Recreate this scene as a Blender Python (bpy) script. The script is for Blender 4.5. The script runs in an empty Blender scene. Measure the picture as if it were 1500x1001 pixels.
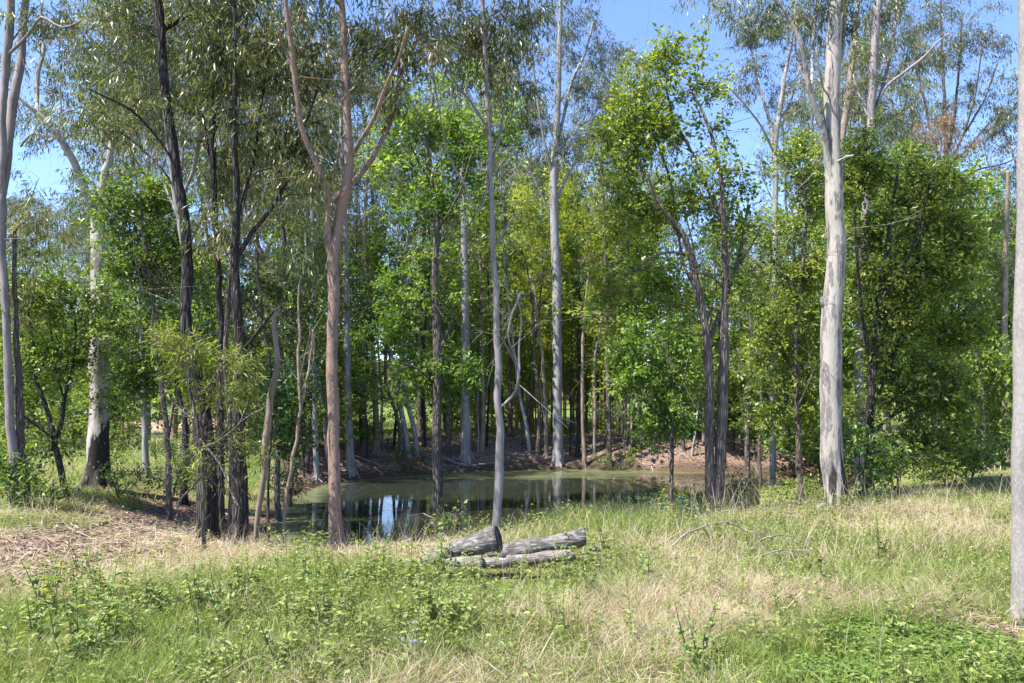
import bpy, math, random
import numpy as np
from math import radians, sin, cos, pi
rng = np.random.default_rng(7)
random.seed(7)
C = bpy.context.scene.collection
SC = bpy.context.scene

# ------------------------------------------------------------------ camera geometry
F = 1167.0; CU, CV = 750.0, 500.5; HOR = 580.0; EYE = 1.6
A = math.atan((HOR - CV) / F)
def P(u, v, D):
    """world point on the sight line through photo position (u, v) at distance D"""
    x = (u - CU) / F; y = (CV - v) / F
    dy = cos(A) - sin(A) * y; dz = sin(A) + cos(A) * y
    t = D / dy
    return np.array([x * t, D, EYE + dz * t])
def proj(x, y, z):
    z = z - EYE
    f = y * cos(A) + z * sin(A); up = -y * sin(A) + z * cos(A)
    f = np.maximum(f, .01)
    return CU + F * x / f, CV - F * up / f

# ------------------------------------------------------------------ noise, terrain
class VN:
    def __init__(s, seed): s.t = np.random.default_rng(seed).random((256, 256))
    def __call__(s, x, y):
        xi = np.floor(x).astype(int); yi = np.floor(y).astype(int)
        fx = x - xi; fy = y - yi
        fx = fx * fx * (3 - 2 * fx); fy = fy * fy * (3 - 2 * fy)
        a = s.t[xi & 255, yi & 255]; b = s.t[(xi + 1) & 255, yi & 255]
        c = s.t[xi & 255, (yi + 1) & 255]; d = s.t[(xi + 1) & 255, (yi + 1) & 255]
        return (a * (1 - fx) + b * fx) * (1 - fy) + (c * (1 - fx) + d * fx) * fy
N1, N2, N3 = VN(1), VN(2), VN(3)
def ss(a, b, x):
    t = np.clip((x - a) / (b - a), 0, 1); return t * t * (3 - 2 * t)

ZW, ZW2 = -0.8, -0.55
def flat_poly(px, z):
    o = []
    for u, v in px:
        x = (u - CU) / F; y = (CV - v) / F
        dy = cos(A) - sin(A) * y; dz = sin(A) + cos(A) * y
        t = (z - EYE) / dz
        o.append((x * t, dy * t))
    return np.array(o)
POND = flat_poly([(392,815),(400,765),(425,728),(480,708),(560,699),(640,694),(740,689),(860,687),(960,690),(1060,692),
                  (1150,690),(1230,693),(1275,706),(1240,730),(1150,748),(1040,765),(930,782),(800,800),(650,818),(500,826)], ZW)
POND2 = flat_poly([(50,664),(90,648),(150,640),(250,637),(345,640),(340,652),(250,663),(150,668)], ZW2)
def sdf(poly, x, y):
    x = np.asarray(x, float); y = np.asarray(y, float)
    d2 = np.full(x.shape, 1e9); inside = np.zeros(x.shape, bool)
    n = len(poly)
    for i in range(n):
        ax, ay = poly[i]; bx, by = poly[(i + 1) % n]
        ex, ey = bx - ax, by - ay; wx, wy = x - ax, y - ay
        t = np.clip((wx * ex + wy * ey) / (ex * ex + ey * ey), 0, 1)
        d2 = np.minimum(d2, (wx - ex * t) ** 2 + (wy - ey * t) ** 2)
        c = ((ay > y) != (by > y)) & (x < (bx - ax) * (y - ay) / ((by - ay) + 1e-12) + ax)
        inside ^= c
    d = np.sqrt(d2)
    return np.where(inside, -d, d)
def gz(x, y):
    x = np.asarray(x, float); y = np.asarray(y, float)
    d = sdf(POND, x, y) + (N1(x * 1.1, y * 1.1) - .5) * .35
    wid = np.where(y > 20, 2.3, 3.5)
    t = np.clip(d / wid, 0, 1)
    k = np.where(y > 20, 1 - (1 - t) ** 2.2, t * t * (3 - 2 * t))
    base = (N2(x * .35, y * .35) - .5) * .16 + (N3(x * 1.6, y * 1.6) - .5) * .06
    base = base + .22 * np.exp(-((x + 5.2) ** 2 / 3 + (y - 9.2) ** 2 / 2.4))          # low mound at left
    base = base * (1 - .9 * np.exp(-(((x - .05) / 1.1) ** 4 + ((y - 7.4) / .7) ** 4))) - .03 * np.exp(-(((x - .05) / 1.1) ** 4 + ((y - 7.4) / .7) ** 4))
    berm = .12 * np.exp(-((d - 2.6) ** 2) / 1.5) * (y > 20)
    base = base + berm - .02 * np.clip(y - 30, 0, 20) * 0
    h = np.where(d > 0, ZW + (base - ZW) * k, ZW - .55 * ss(0, 1.6, -d) - .02)
    d2 = sdf(POND2, x, y)
    k2 = np.clip(d2 / 1.8, 0, 1); k2 = k2 * k2 * (3 - 2 * k2)
    h = np.where(d2 < 0, ZW2 - .3 * ss(0, 1, -d2) - .02, np.where(d2 < 1.8, ZW2 + (h - ZW2) * k2, h))
    h = h + ss(44, 130, y) * 5.0 + ss(40, 90, y) * ss(-5, -40, x) * 2.5
    return h
def gz1(x, y): return float(gz(np.array([x]), np.array([y]))[0])
_Ds = np.arange(3.0, 90, .04)
def hit(u, v):
    """where the sight line first meets the ground"""
    x = (u - CU) / F; y = (CV - v) / F
    dy = cos(A) - sin(A) * y; dz = sin(A) + cos(A) * y
    X = x * _Ds / dy; Z = EYE + dz * _Ds / dy
    g = gz(X, _Ds)
    i = np.argmax(Z < g)
    return float(_Ds[i]) if (Z < g).any() else 60.0

# ------------------------------------------------------------------ mesh building
class MB:
    def __init__(s): s.v = []; s.f4 = []; s.f3 = []; s.a = []; s.n = 0; s.m4 = []; s.m3 = []
    def add(s, v, f4=None, f3=None, a=0.0, mat=0):
        v = np.asarray(v, np.float32).reshape(-1, 3)
        a = np.broadcast_to(np.asarray(a, np.float32), (len(v),))
        s.v.append(v); s.a.append(a)
        if f4 is not None and len(f4): s.f4.append(np.asarray(f4, np.int32) + s.n); s.m4.append(np.full(len(f4), mat, np.int32))
        if f3 is not None and len(f3): s.f3.append(np.asarray(f3, np.int32) + s.n); s.m3.append(np.full(len(f3), mat, np.int32))
        s.n += len(v)
    def build(s, name, mats, parent=None, smooth=False, col=None, origin=None):
        me = bpy.data.meshes.new(name)
        if s.n:
            v = np.concatenate(s.v)
            if origin is not None: v = v - np.asarray(origin, np.float32)
            f4 = np.concatenate(s.f4) if s.f4 else np.zeros((0, 4), np.int32)
            f3 = np.concatenate(s.f3) if s.f3 else np.zeros((0, 3), np.int32)
            me.vertices.add(len(v)); me.vertices.foreach_set("co", v.astype(np.float32).ravel())
            loops = np.concatenate([f4.ravel(), f3.ravel()]).astype(np.int32)
            me.loops.add(len(loops)); me.loops.foreach_set("vertex_index", loops)
            ls = np.concatenate([np.arange(len(f4)) * 4, len(f4) * 4 + np.arange(len(f3)) * 3]).astype(np.int32)
            me.polygons.add(len(ls)); me.polygons.foreach_set("loop_start", ls)
            mi = np.concatenate([np.concatenate(s.m4) if s.m4 else np.zeros(0, np.int32), np.concatenate(s.m3) if s.m3 else np.zeros(0, np.int32)])
            me.polygons.foreach_set("material_index", mi.astype(np.int32))
            me.polygons.foreach_set("use_smooth", np.full(len(ls), smooth))
            at = me.attributes.new("tint", 'FLOAT', 'POINT'); at.data.foreach_set("value", np.concatenate(s.a).astype(np.float32))
            if col is not None:
                ca = me.attributes.new("base", 'FLOAT_COLOR', 'POINT')
                ca.data.foreach_set("color", np.concatenate([col, np.ones((len(col), 1))], 1).astype(np.float32).ravel())
            me.update(calc_edges=True)
        for m in (mats if isinstance(mats, (list, tuple)) else [mats]): me.materials.append(m)
        o = bpy.data.objects.new(name, me); C.objects.link(o)
        if parent is not None: o.parent = parent
        return o

def smooth_path(pts, rad, step=.25, jit=0.0, r=None):
    pts = np.asarray(pts, float); rad = np.asarray(rad, float)
    out = []; orad = []
    n = len(pts)
    for i in range(n - 1):
        p0 = pts[max(i - 1, 0)]; p1 = pts[i]; p2 = pts[i + 1]; p3 = pts[min(i + 2, n - 1)]
        L = np.linalg.norm(p2 - p1); k = max(1, int(math.ceil(L / step)))
        for j in range(k):
            t = j / k
            q = .5 * ((2 * p1) + (-p0 + p2) * t + (2 * p0 - 5 * p1 + 4 * p2 - p3) * t * t + (-p0 + 3 * p1 - 3 * p2 + p3) * t ** 3)
            out.append(q); orad.append(rad[i] * (1 - t) + rad[i + 1] * t)
    out.append(pts[-1]); orad.append(rad[-1])
    out = np.array(out); orad = np.array(orad)
    if jit and r is not None and len(out) > 3:
        w = r.normal(0, 1, (len(out), 3)); w = (w + np.roll(w, 1, 0) + np.roll(w, -1, 0)) / 2
        w[0] = 0; w[-1] = 0
        out = out + w * jit
    return out, orad

def tube(mb, pts, rad, sides=8, a=0.0, rough=0.0, r=None, cap=True, mat=0):
    pts = np.asarray(pts, float); rad = np.asarray(rad, float); n = len(pts)
    t = np.gradient(pts, axis=0); t /= np.linalg.norm(t, axis=1)[:, None] + 1e-9
    ref = np.tile(np.array([0.0, 1.0, 0.13]), (n, 1))
    bad = np.abs((t * ref).sum(1)) > .9; ref[bad] = (1, .1, 0)
    if bad.any() and not bad.all(): ref[:] = (.73, -.35, .59)
    b1 = np.cross(t, ref); b1 /= np.linalg.norm(b1, axis=1)[:, None] + 1e-9
    b2 = np.cross(t, b1)
    an = np.arange(sides) * 2 * pi / sides
    rr = rad[:, None] * np.ones((1, sides))
    if rough and r is not None:
        w = r.normal(0, 1, (n, sides)); w = (w + np.roll(w, 1, 1)) * .6; w = (w + np.roll(w, 1, 0) + np.roll(w, 2, 0)) / 1.8
        rr = rr * (1 + rough * w)
    v = pts[:, None, :] + rr[:, :, None] * (np.cos(an)[None, :, None] * b1[:, None, :] + np.sin(an)[None, :, None] * b2[:, None, :])
    v = v.reshape(-1, 3)
    i = np.arange(n - 1)[:, None] * sides; j = np.arange(sides)[None, :]; j2 = (j + 1) % sides
    f = np.stack([i + j, i + j2, i + sides + j2, i + sides + j], -1).reshape(-1, 4)
    f3 = None
    if cap:
        v = np.concatenate([v, pts[-1:] + t[-1:] * rad[-1] * .3])
        k = (n - 1) * sides
        f3 = np.stack([k + j[0], k + j2[0], np.full(sides, n * sides)], -1)
    aa = a if np.isscalar(a) else np.concatenate([np.repeat(a, sides), a[-1:]] if cap else [np.repeat(a, sides)])
    mb.add(v, f, f3, aa, mat)

def sticks(mb, p0, p1, r0, r1, a=0.0, mat=0):
    """many three-sided twigs at once"""
    n = len(p0); d = p1 - p0; d = d / (np.linalg.norm(d, axis=1)[:, None] + 1e-9)
    ref = np.where(np.abs(d[:, 2:3]) > .8, np.array([[1.0, 0, 0]]), np.array([[0, 0, 1.0]]))
    b1 = np.cross(d, ref); b1 /= np.linalg.norm(b1, axis=1)[:, None] + 1e-9; b2 = np.cross(d, b1)
    v = np.zeros((n, 6, 3))
    for k in range(3):
        w = cos(k * 2 * pi / 3) * b1 + sin(k * 2 * pi / 3) * b2
        v[:, k] = p0 + w * np.asarray(r0).reshape(-1, 1); v[:, 3 + k] = p1 + w * np.asarray(r1).reshape(-1, 1)
    i = np.arange(n)[:, None, None] * 6
    q = np.array([[0, 1, 4, 3], [1, 2, 5, 4], [2, 0, 3, 5]])[None]
    mb.add(v.reshape(-1, 3), (i + q).reshape(-1, 4), None, a, mat)

def unit(v): return v / (np.linalg.norm(v, axis=-1, keepdims=True) + 1e-9)
def leaves(mb, p, axis, nor, L, W, tint, mat=0, fold=.25, six=False):
    n = len(p); axis = unit(axis); side = unit(np.cross(nor, axis)); nor = np.cross(axis, side)
    L = np.broadcast_to(L, (n,))[:, None]; W = np.broadcast_to(W, (n,))[:, None]
    if six:
        v = np.stack([p, p + axis * L * .3 + side * W * .5 + nor * W * fold * .5, p + axis * L * .7 + side * W * .36 + nor * W * (fold * .4 - .1), p + axis * L - nor * L * .16,
                      p + axis * L * .7 - side * W * .36 + nor * W * (fold * .4 - .1), p + axis * L * .3 - side * W * .5 + nor * W * fold * .5], 1)
        i = np.arange(n)[:, None, None] * 6
        f = (i + np.array([[0, 1, 2, 3], [0, 3, 4, 5]])[None]).reshape(-1, 4)
        mb.add(v.reshape(-1, 3), f, None, np.repeat(tint, 6), mat)
    else:
        v = np.stack([p, p + axis * L * .42 + side * W * .5 + nor * W * fold, p + axis * L, p + axis * L * .42 - side * W * .5 + nor * W * fold], 1)
        i = np.arange(n)[:, None] * 4
        mb.add(v.reshape(-1, 3), i + np.array([[0, 1, 2, 3]]), None, np.repeat(tint, 4), mat)

# ------------------------------------------------------------------ materials
def new_mat(name):
    m = bpy.data.materials.new(name); m.use_nodes = True
    nt = m.node_tree; nt.nodes.clear()
    out = nt.nodes.new("ShaderNodeOutputMaterial")
    return m, nt, out
def N(nt, t, **k):
    n = nt.nodes.new(t)
    for a, b in k.items(): setattr(n, a, b)
    return n
def ramp(nt, stops, src):
    r = N(nt, "ShaderNodeValToRGB"); e = r.color_ramp.elements
    while len(e) < len(stops): e.new(.5)
    for i, (p, c) in enumerate(stops): e[i].position = p; e[i].color = (*c, 1)
    nt.links.new(src, r.inputs[0]); return r.outputs[0]
def mixc(nt, f, a, b, mode='MIX'):
    m = N(nt, "ShaderNodeMix", data_type='RGBA', blend_type=mode)
    for s, x in ((0, f), (6, a), (7, b)):
        if hasattr(x, "links") or isinstance(x, bpy.types.NodeSocket): nt.links.new(x, m.inputs[s])
        elif s == 0: m.inputs[s].default_value = x
        else: m.inputs[s].default_value = (*x, 1)
    return m.outputs[2]
def leaf_mat(name, stops, rough=.42, trans=.42, tcol=(1.5, 1.55, .55), spec=.5, hv=.05):
    m, nt, out = new_mat(name)
    at = N(nt, "ShaderNodeAttribute", attribute_name="tint")
    oi = N(nt, "ShaderNodeObjectInfo")
    c = ramp(nt, stops, at.outputs["Fac"])
    hs = N(nt, "ShaderNodeHueSaturation")
    mr = N(nt, "ShaderNodeMapRange"); mr.inputs[3].default_value = .5 - hv * .5; mr.inputs[4].default_value = .5 + hv * .25
    nt.links.new(oi.outputs["Random"], mr.inputs[0]); nt.links.new(mr.outputs[0], hs.inputs["Hue"])
    nt.links.new(c, hs.inputs["Color"]); c = hs.outputs[0]
    b = N(nt, "ShaderNodeBsdfPrincipled"); b.inputs["Roughness"].default_value = rough
    b.inputs["Specular IOR Level"].default_value = spec
    nt.links.new(c, b.inputs["Base Color"])
    tr = N(nt, "ShaderNodeBsdfTranslucent")
    nt.links.new(mixc(nt, 1.0, c, tcol, 'MULTIPLY'), tr.inputs[0])
    mx = N(nt, "ShaderNodeMixShader"); mx.inputs[0].default_value = trans
    nt.links.new(b.outputs[0], mx.inputs[1]); nt.links.new(tr.outputs[0], mx.inputs[2]); nt.links.new(mx.outputs[0], out.inputs[0])
    return m
def bark_mat(name, c1, c2, c3, sc=3.0, zs=.25, bump=.3, fine=40, char=0.0, rough=.85, patch=(.45, .6), ridges=False):
    m, nt, out = new_mat(name)
    tc = N(nt, "ShaderNodeTexCoord"); mp = N(nt, "ShaderNodeMapping"); mp.inputs[3].default_value = (1, 1, zs)
    nt.links.new(tc.outputs["Object"], mp.inputs[0])
    n1 = N(nt, "ShaderNodeTexNoise"); n1.inputs["Scale"].default_value = sc * 2.2; n1.inputs["Detail"].default_value = 4; n1.inputs["Roughness"].default_value = .55
    nt.links.new(mp.outputs[0], n1.inputs[0])
    r1 = N(nt, "ShaderNodeMapRange"); r1.inputs[1].default_value = patch[0]; r1.inputs[2].default_value = patch[1]
    nt.links.new(n1.outputs[0], r1.inputs[0])
    c = mixc(nt, r1.outputs[0], c1, c2)
    n2 = N(nt, "ShaderNodeTexNoise"); n2.inputs["Scale"].default_value = fine; n2.inputs["Detail"].default_value = 3
    nt.links.new(mp.outputs[0], n2.inputs[0])
    r2 = N(nt, "ShaderNodeMapRange"); r2.inputs[1].default_value = .5; r2.inputs[2].default_value = .75
    nt.links.new(n2.outputs[0], r2.inputs[0])
    c = mixc(nt, r2.outputs[0], c, c3)
    hsrc = n2.outputs[0]
    if ridges:
        v = N(nt, "ShaderNodeTexVoronoi", feature='DISTANCE_TO_EDGE'); v.inputs["Scale"].default_value = fine * .9
        mp2 = N(nt, "ShaderNodeMapping"); mp2.inputs[3].default_value = (1, 1, .14)
        nt.links.new(tc.outputs["Object"], mp2.inputs[0]); nt.links.new(mp2.outputs[0], v.inputs[0])
        r4 = N(nt, "ShaderNodeMapRange"); r4.inputs[2].default_value = .25; nt.links.new(v.outputs[0], r4.inputs[0])
        c = mixc(nt, r4.outputs[0], c3, c); hsrc = r4.outputs[0]
    if char:
        sx = N(nt, "ShaderNodeSeparateXYZ"); nt.links.new(tc.outputs["Object"], sx.inputs[0])
        ad = N(nt, "ShaderNodeMath", operation='MULTIPLY_ADD'); ad.inputs[1].default_value = -2.6; nt.links.new(n1.outputs[0], ad.inputs[0]); nt.links.new(sx.outputs[2], ad.inputs[2])
        ad2 = N(nt, "ShaderNodeMath", operation='MULTIPLY_ADD'); ad2.inputs[1].default_value = -2.2; nt.links.new(sx.outputs[0], ad2.inputs[0]); nt.links.new(ad.outputs[0], ad2.inputs[2])
        r3 = N(nt, "ShaderNodeMapRange"); r3.inputs[1].default_value = char - 1.3; r3.inputs[2].default_value = char - 1.15; r3.inputs[3].default_value = 1; r3.inputs[4].default_value = 0
        nt.links.new(ad2.outputs[0], r3.inputs[0]); c = mixc(nt, r3.outputs[0], c, (.03, .026, .024))
    b = N(nt, "ShaderNodeBsdfPrincipled"); b.inputs["Roughness"].default_value = rough; b.inputs["Specular IOR Level"].default_value = .25
    nt.links.new(c, b.inputs["Base Color"])
    bp = N(nt, "ShaderNodeBump"); bp.inputs["Strength"].default_value = bump; bp.inputs["Distance"].default_value = .02
    nt.links.new(hsrc, bp.inputs["Height"]); nt.links.new(bp.outputs[0], b.inputs["Normal"])
    nt.links.new(b.outputs[0], out.inputs[0]); return m

M = {}
M['gum_leaf'] = leaf_mat('gum_leaf', [(0, (.06, .08, .035)), (.45, (.115, .15, .047)), (.8, (.18, .2, .065)), (1, (.25, .215, .09))], rough=.38, trans=.4, tcol=(1.35, 1.4, .7), spec=.6)
M['gum_leaf_grey'] = leaf_mat('gum_leaf_grey', [(0, (.055, .075, .05)), (.5, (.1, .132, .066)), (.9, (.16, .185, .085)), (1, (.22, .2, .11))], rough=.38, trans=.38, tcol=(1.3, 1.35, .85), spec=.6)
M['broad_leaf'] = leaf_mat('broad_leaf', [(0, (.04, .085, .018)), (.5, (.12, .205, .035)), (.85, (.2, .29, .06)), (1, (.3, .36, .09))], rough=.4, trans=.45, tcol=(1.5, 1.5, .5))
M['broad_bright'] = leaf_mat('broad_bright', [(0, (.06, .125, .02)), (.5, (.155, .25, .04)), (.85, (.24, .34, .065)), (1, (.34, .42, .11))], rough=.42, trans=.5, tcol=(1.5, 1.45, .5))
M['broad_dark'] = leaf_mat('broad_dark', [(0, (.025, .065, .018)), (.5, (.06, .125, .028)), (.9, (.1, .19, .045)), (1, (.18, .25, .06))], rough=.33, trans=.38)
M['wattle_leaf'] = leaf_mat('wattle_leaf', [(0, (.1, .12, .025)), (.5, (.19, .21, .04)), (1, (.32, .33, .07))], rough=.5, trans=.45)
M['bamboo_leaf'] = leaf_mat('bamboo_leaf', [(0, (.14, .21, .03)), (.5, (.28, .37, .06)), (1, (.42, .48, .1))], rough=.5, trans=.6)
M['rust_leaf'] = leaf_mat('rust_leaf', [(0, (.12, .09, .04)), (.5, (.22, .14, .06)), (1, (.32, .2, .09))], rough=.55, trans=.35, tcol=(1.3, 1.1, .7))
M['grass'] = leaf_mat('grass', [(0, (.5, .415, .31)), (.3, (.42, .35, .24)), (.5, (.31, .31, .11)), (.75, (.21, .275, .065)), (1, (.13, .205, .04))], rough=.6, trans=.35, tcol=(1.25, 1.3, .7), spec=.2)
M['weed_leaf'] = leaf_mat('weed_leaf', [(0, (.11, .15, .05)), (.5, (.22, .285, .09)), (.9, (.31, .37, .13)), (1, (.4, .4, .16))], rough=.5, trans=.42, tcol=(1.4, 1.4, .6), spec=.3)
M['clover'] = leaf_mat('clover', [(0, (.07, .12, .03)), (.6, (.15, .23, .05)), (1, (.24, .32, .08))], rough=.5, trans=.4, spec=.3)
M['litter'] = leaf_mat('litter', [(0, (.07, .05, .04)), (.4, (.19, .13, .1)), (.8, (.35, .255, .205)), (1, (.52, .44, .38))], rough=.7, trans=.1, tcol=(1, .9, .7), spec=.3)
M['weed_stem'] = bark_mat('weed_stem', (.16, .18, .07), (.22, .16, .09), (.1, .1, .05))
M['flower'] = leaf_mat('flower', [(0, (.4, .36, .5)), (1, (.55, .5, .62))], rough=.7, trans=.3, tcol=(1, 1, 1))
M['white_gum'] = bark_mat('white_gum', (.30, .275, .245), (.14, .128, .125), (.36, .33, .3), sc=4.6, zs=.2, bump=.4, patch=(.5, .53), char=.5)
M['left_gum'] = bark_mat('left_gum', (.36, .325, .295), (.18, .15, .14), (.4, .36, .33), sc=3.5, zs=.3, bump=.35, patch=(.48, .6), char=.75)
M['pale_gum'] = bark_mat('pale_gum', (.27, .26, .25), (.17, .16, .155), (.34, .32, .3), sc=3, zs=.2, bump=.25, patch=(.45, .6))
M['pink_gum'] = bark_mat('pink_gum', (.235, .155, .118), (.125, .1, .09), (.28, .195, .155), sc=6, zs=.5, bump=.5, patch=(.54, .58))
M['grey_smooth'] = bark_mat('grey_smooth', (.24, .21, .205), (.17, .15, .15), (.28, .25, .24), sc=4, zs=.25, bump=.15, patch=(.45, .65))
M['near_gum'] = bark_mat('near_gum', (.235, .215, .20), (.165, .15, .145), (.29, .265, .25), sc=5, zs=.5, bump=.3, fine=55, patch=(.4, .7))
M['dark_bark'] = bark_mat('dark_bark', (.10, .085, .078), (.06, .05, .046), (.02, .017, .016), sc=4, zs=.2, bump=1.0, fine=30, ridges=True)
M['brown_bark'] = bark_mat('brown_bark', (.23, .19, .165), (.15, .125, .11), (.07, .058, .05), sc=4, zs=.2, bump=.9, fine=34, ridges=True)
M['tan_bark'] = bark_mat('tan_bark', (.25, .19, .145), (.15, .12, .1), (.3, .24, .19), sc=5, zs=.3, bump=.3)
M['culm'] = bark_mat('culm', (.22, .17, .05), (.16, .08, .03), (.09, .12, .03), sc=3, zs=.15, bump=.1, rough=.5, patch=(.4, .6))
M['dead_wood'] = bark_mat('dead_wood', (.22, .195, .18), (.12, .1, .095), (.28, .25, .23), sc=6, zs=1, bump=.6, fine=30)

def log_mat(name, light, dark):
    m, nt, out = new_mat(name)
    tc = N(nt, "ShaderNodeTexCoord"); mp = N(nt, "ShaderNodeMapping"); mp.inputs[3].default_value = (.18, 1, 1)
    nt.links.new(tc.outputs["Object"], mp.inputs[0])
    n1 = N(nt, "ShaderNodeTexNoise"); n1.inputs["Scale"].default_value = 48; n1.inputs["Detail"].default_value = 6; nt.links.new(mp.outputs[0], n1.inputs[0])
    n2 = N(nt, "ShaderNodeTexNoise"); n2.inputs["Scale"].default_value = 9; n2.inputs["Detail"].default_value = 3; nt.links.new(tc.outputs["Object"], n2.inputs[0])
    c = ramp(nt, [(.3, dark), (.5, tuple(.5 * (a + b) for a, b in zip(light, dark))), (.68, light)], n1.outputs[0])
    c = mixc(nt, ramp(nt, [(.42, (0, 0, 0)), (.6, (.75, .75, .75))], n2.outputs[0]), c, dark)
    b = N(nt, "ShaderNodeBsdfPrincipled"); b.inputs["Roughness"].default_value = .9; b.inputs["Specular IOR Level"].default_value = .2
    nt.links.new(c, b.inputs["Base Color"]); bp = N(nt, "ShaderNodeBump"); bp.inputs["Strength"].default_value = .9; bp.inputs["Distance"].default_value = .02
    nt.links.new(n1.outputs[0], bp.inputs["Height"]); nt.links.new(bp.outputs[0], b.inputs["Normal"]); nt.links.new(b.outputs[0], out.inputs[0]); return m
M['log'] = log_mat('log', (.28, .26, .245), (.06, .054, .05))
M['log_pale'] = log_mat('log_pale', (.33, .29, .26), (.13, .11, .1))
M['log_end'] = log_mat('log_end', (.15, .14, .135), (.03, .028, .026))

# ground
m, nt, out = new_mat('ground'); M['ground'] = m
at = N(nt, "ShaderNodeAttribute", attribute_name="base"); tc = N(nt, "ShaderNodeTexCoord")
n1 = N(nt, "ShaderNodeTexNoise"); n1.inputs["Scale"].default_value = 22; n1.inputs["Detail"].default_value = 8; n1.inputs["Roughness"].default_value = .7
nt.links.new(tc.outputs["Object"], n1.inputs[0])
n2 = N(nt, "ShaderNodeTexVoronoi"); n2.inputs["Scale"].default_value = 38; nt.links.new(tc.outputs["Object"], n2.inputs[0])
f1 = ramp(nt, [(.25, (.38, .35, .33)), (.5, (.95, .92, .88)), (.75, (1.5, 1.45, 1.4))], n1.outputs[0])
c = mixc(nt, 1.0, at.outputs["Color"], f1, 'MULTIPLY')
f2 = ramp(nt, [(0, (.7, .68, .66)), (1, (1.25, 1.2, 1.15))], n2.outputs["Color"])
c = mixc(nt, 1.0, c, f2, 'MULTIPLY')
b = N(nt, "ShaderNodeBsdfPrincipled"); b.inputs["Roughness"].default_value = .95; b.inputs["Specular IOR Level"].default_value = .1
nt.links.new(c, b.inputs["Base Color"]); bp = N(nt, "ShaderNodeBump"); bp.inputs["Strength"].default_value = .8; bp.inputs["Distance"].default_value = .04
nt.links.new(n1.outputs[0], bp.inputs["Height"]); nt.links.new(bp.outputs[0], b.inputs["Normal"]); nt.links.new(b.outputs[0], out.inputs[0])

def water_mat(name, murk, weedc):
    m, nt, out = new_mat(name)
    at = N(nt, "ShaderNodeAttribute", attribute_name="tint"); tc = N(nt, "ShaderNodeTexCoord")
    mp = N(nt, "ShaderNodeMapping"); mp.inputs[3].default_value = (.55, 1.3, 1); nt.links.new(tc.outputs["Object"], mp.inputs[0])
    n1 = N(nt, "ShaderNodeTexNoise"); n1.inputs["Scale"].default_value = 1.3; n1.inputs["Detail"].default_value = 8; n1.inputs["Roughness"].default_value = .72; nt.links.new(mp.outputs[0], n1.inputs[0])
    ad = N(nt, "ShaderNodeMath", operation='ADD'); nt.links.new(at.outputs["Fac"], ad.inputs[0]); nt.links.new(n1.outputs[0], ad.inputs[1])
    f = N(nt, "ShaderNodeMapRange"); f.inputs[1].default_value = .78; f.inputs[2].default_value = 1.1; f.inputs[4].default_value = .85; nt.links.new(ad.outputs[0], f.inputs[0])
    b = N(nt, "ShaderNodeBsdfPrincipled"); b.inputs["Roughness"].default_value = .035; b.inputs["IOR"].default_value = 1.333; b.inputs["Specular IOR Level"].default_value = .5
    b.inputs["Base Color"].default_value = (*murk, 1)
    d = N(nt, "ShaderNodeBsdfPrincipled"); d.inputs["Roughness"].default_value = .35; d.inputs["Specular IOR Level"].default_value = .4
    n3 = N(nt, "ShaderNodeTexNoise"); n3.inputs["Scale"].default_value = 14; n3.inputs["Detail"].default_value = 5; nt.links.new(tc.outputs["Object"], n3.inputs[0])
    nt.links.new(ramp(nt, [(.3, tuple(x * .7 for x in weedc)), (.7, tuple(x * 1.25 for x in weedc))], n3.outputs[0]), d.inputs["Base Color"])
    n4 = N(nt, "ShaderNodeTexNoise"); n4.inputs["Scale"].default_value = 3.2; n4.inputs["Detail"].default_value = 2; nt.links.new(mp.outputs[0], n4.inputs[0])
    bp = N(nt, "ShaderNodeBump"); bp.inputs["Strength"].default_value = .02; bp.inputs["Distance"].default_value = .05; nt.links.new(n4.outputs[0], bp.inputs["Height"])
    nt.links.new(bp.outputs[0], b.inputs["Normal"])
    mx = N(nt, "ShaderNodeMixShader"); nt.links.new(f.outputs[0], mx.inputs[0]); nt.links.new(b.outputs[0], mx.inputs[1]); nt.links.new(d.outputs[0], mx.inputs[2]); nt.links.new(mx.outputs[0], out.inputs[0])
    return m
M['water'] = water_mat('pond_water', (.022, .026, .016), (.115, .13, .06))
M['water2'] = water_mat('far_water', (.16, .14, .11), (.3, .32, .1))

# ------------------------------------------------------------------ bookkeeping
def tag(o, label=None, cat=None, group=None, kind=None):
    if label: o['label'] = label
    if cat: o['category'] = cat
    if group: o['group'] = group
    if kind: o['kind'] = kind
    return o
def empty(name, loc, label, cat, group=None):
    o = bpy.data.objects.new(name, None); C.objects.link(o); o.location = tuple(float(t) for t in loc); o.empty_display_size = .3
    return tag(o, label, cat, group)
def copy_tree(o, parent=None):
    c = o.copy(); C.objects.link(c); c.parent = parent
    for ch in o.children: copy_tree(ch, c)
    return c

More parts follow.
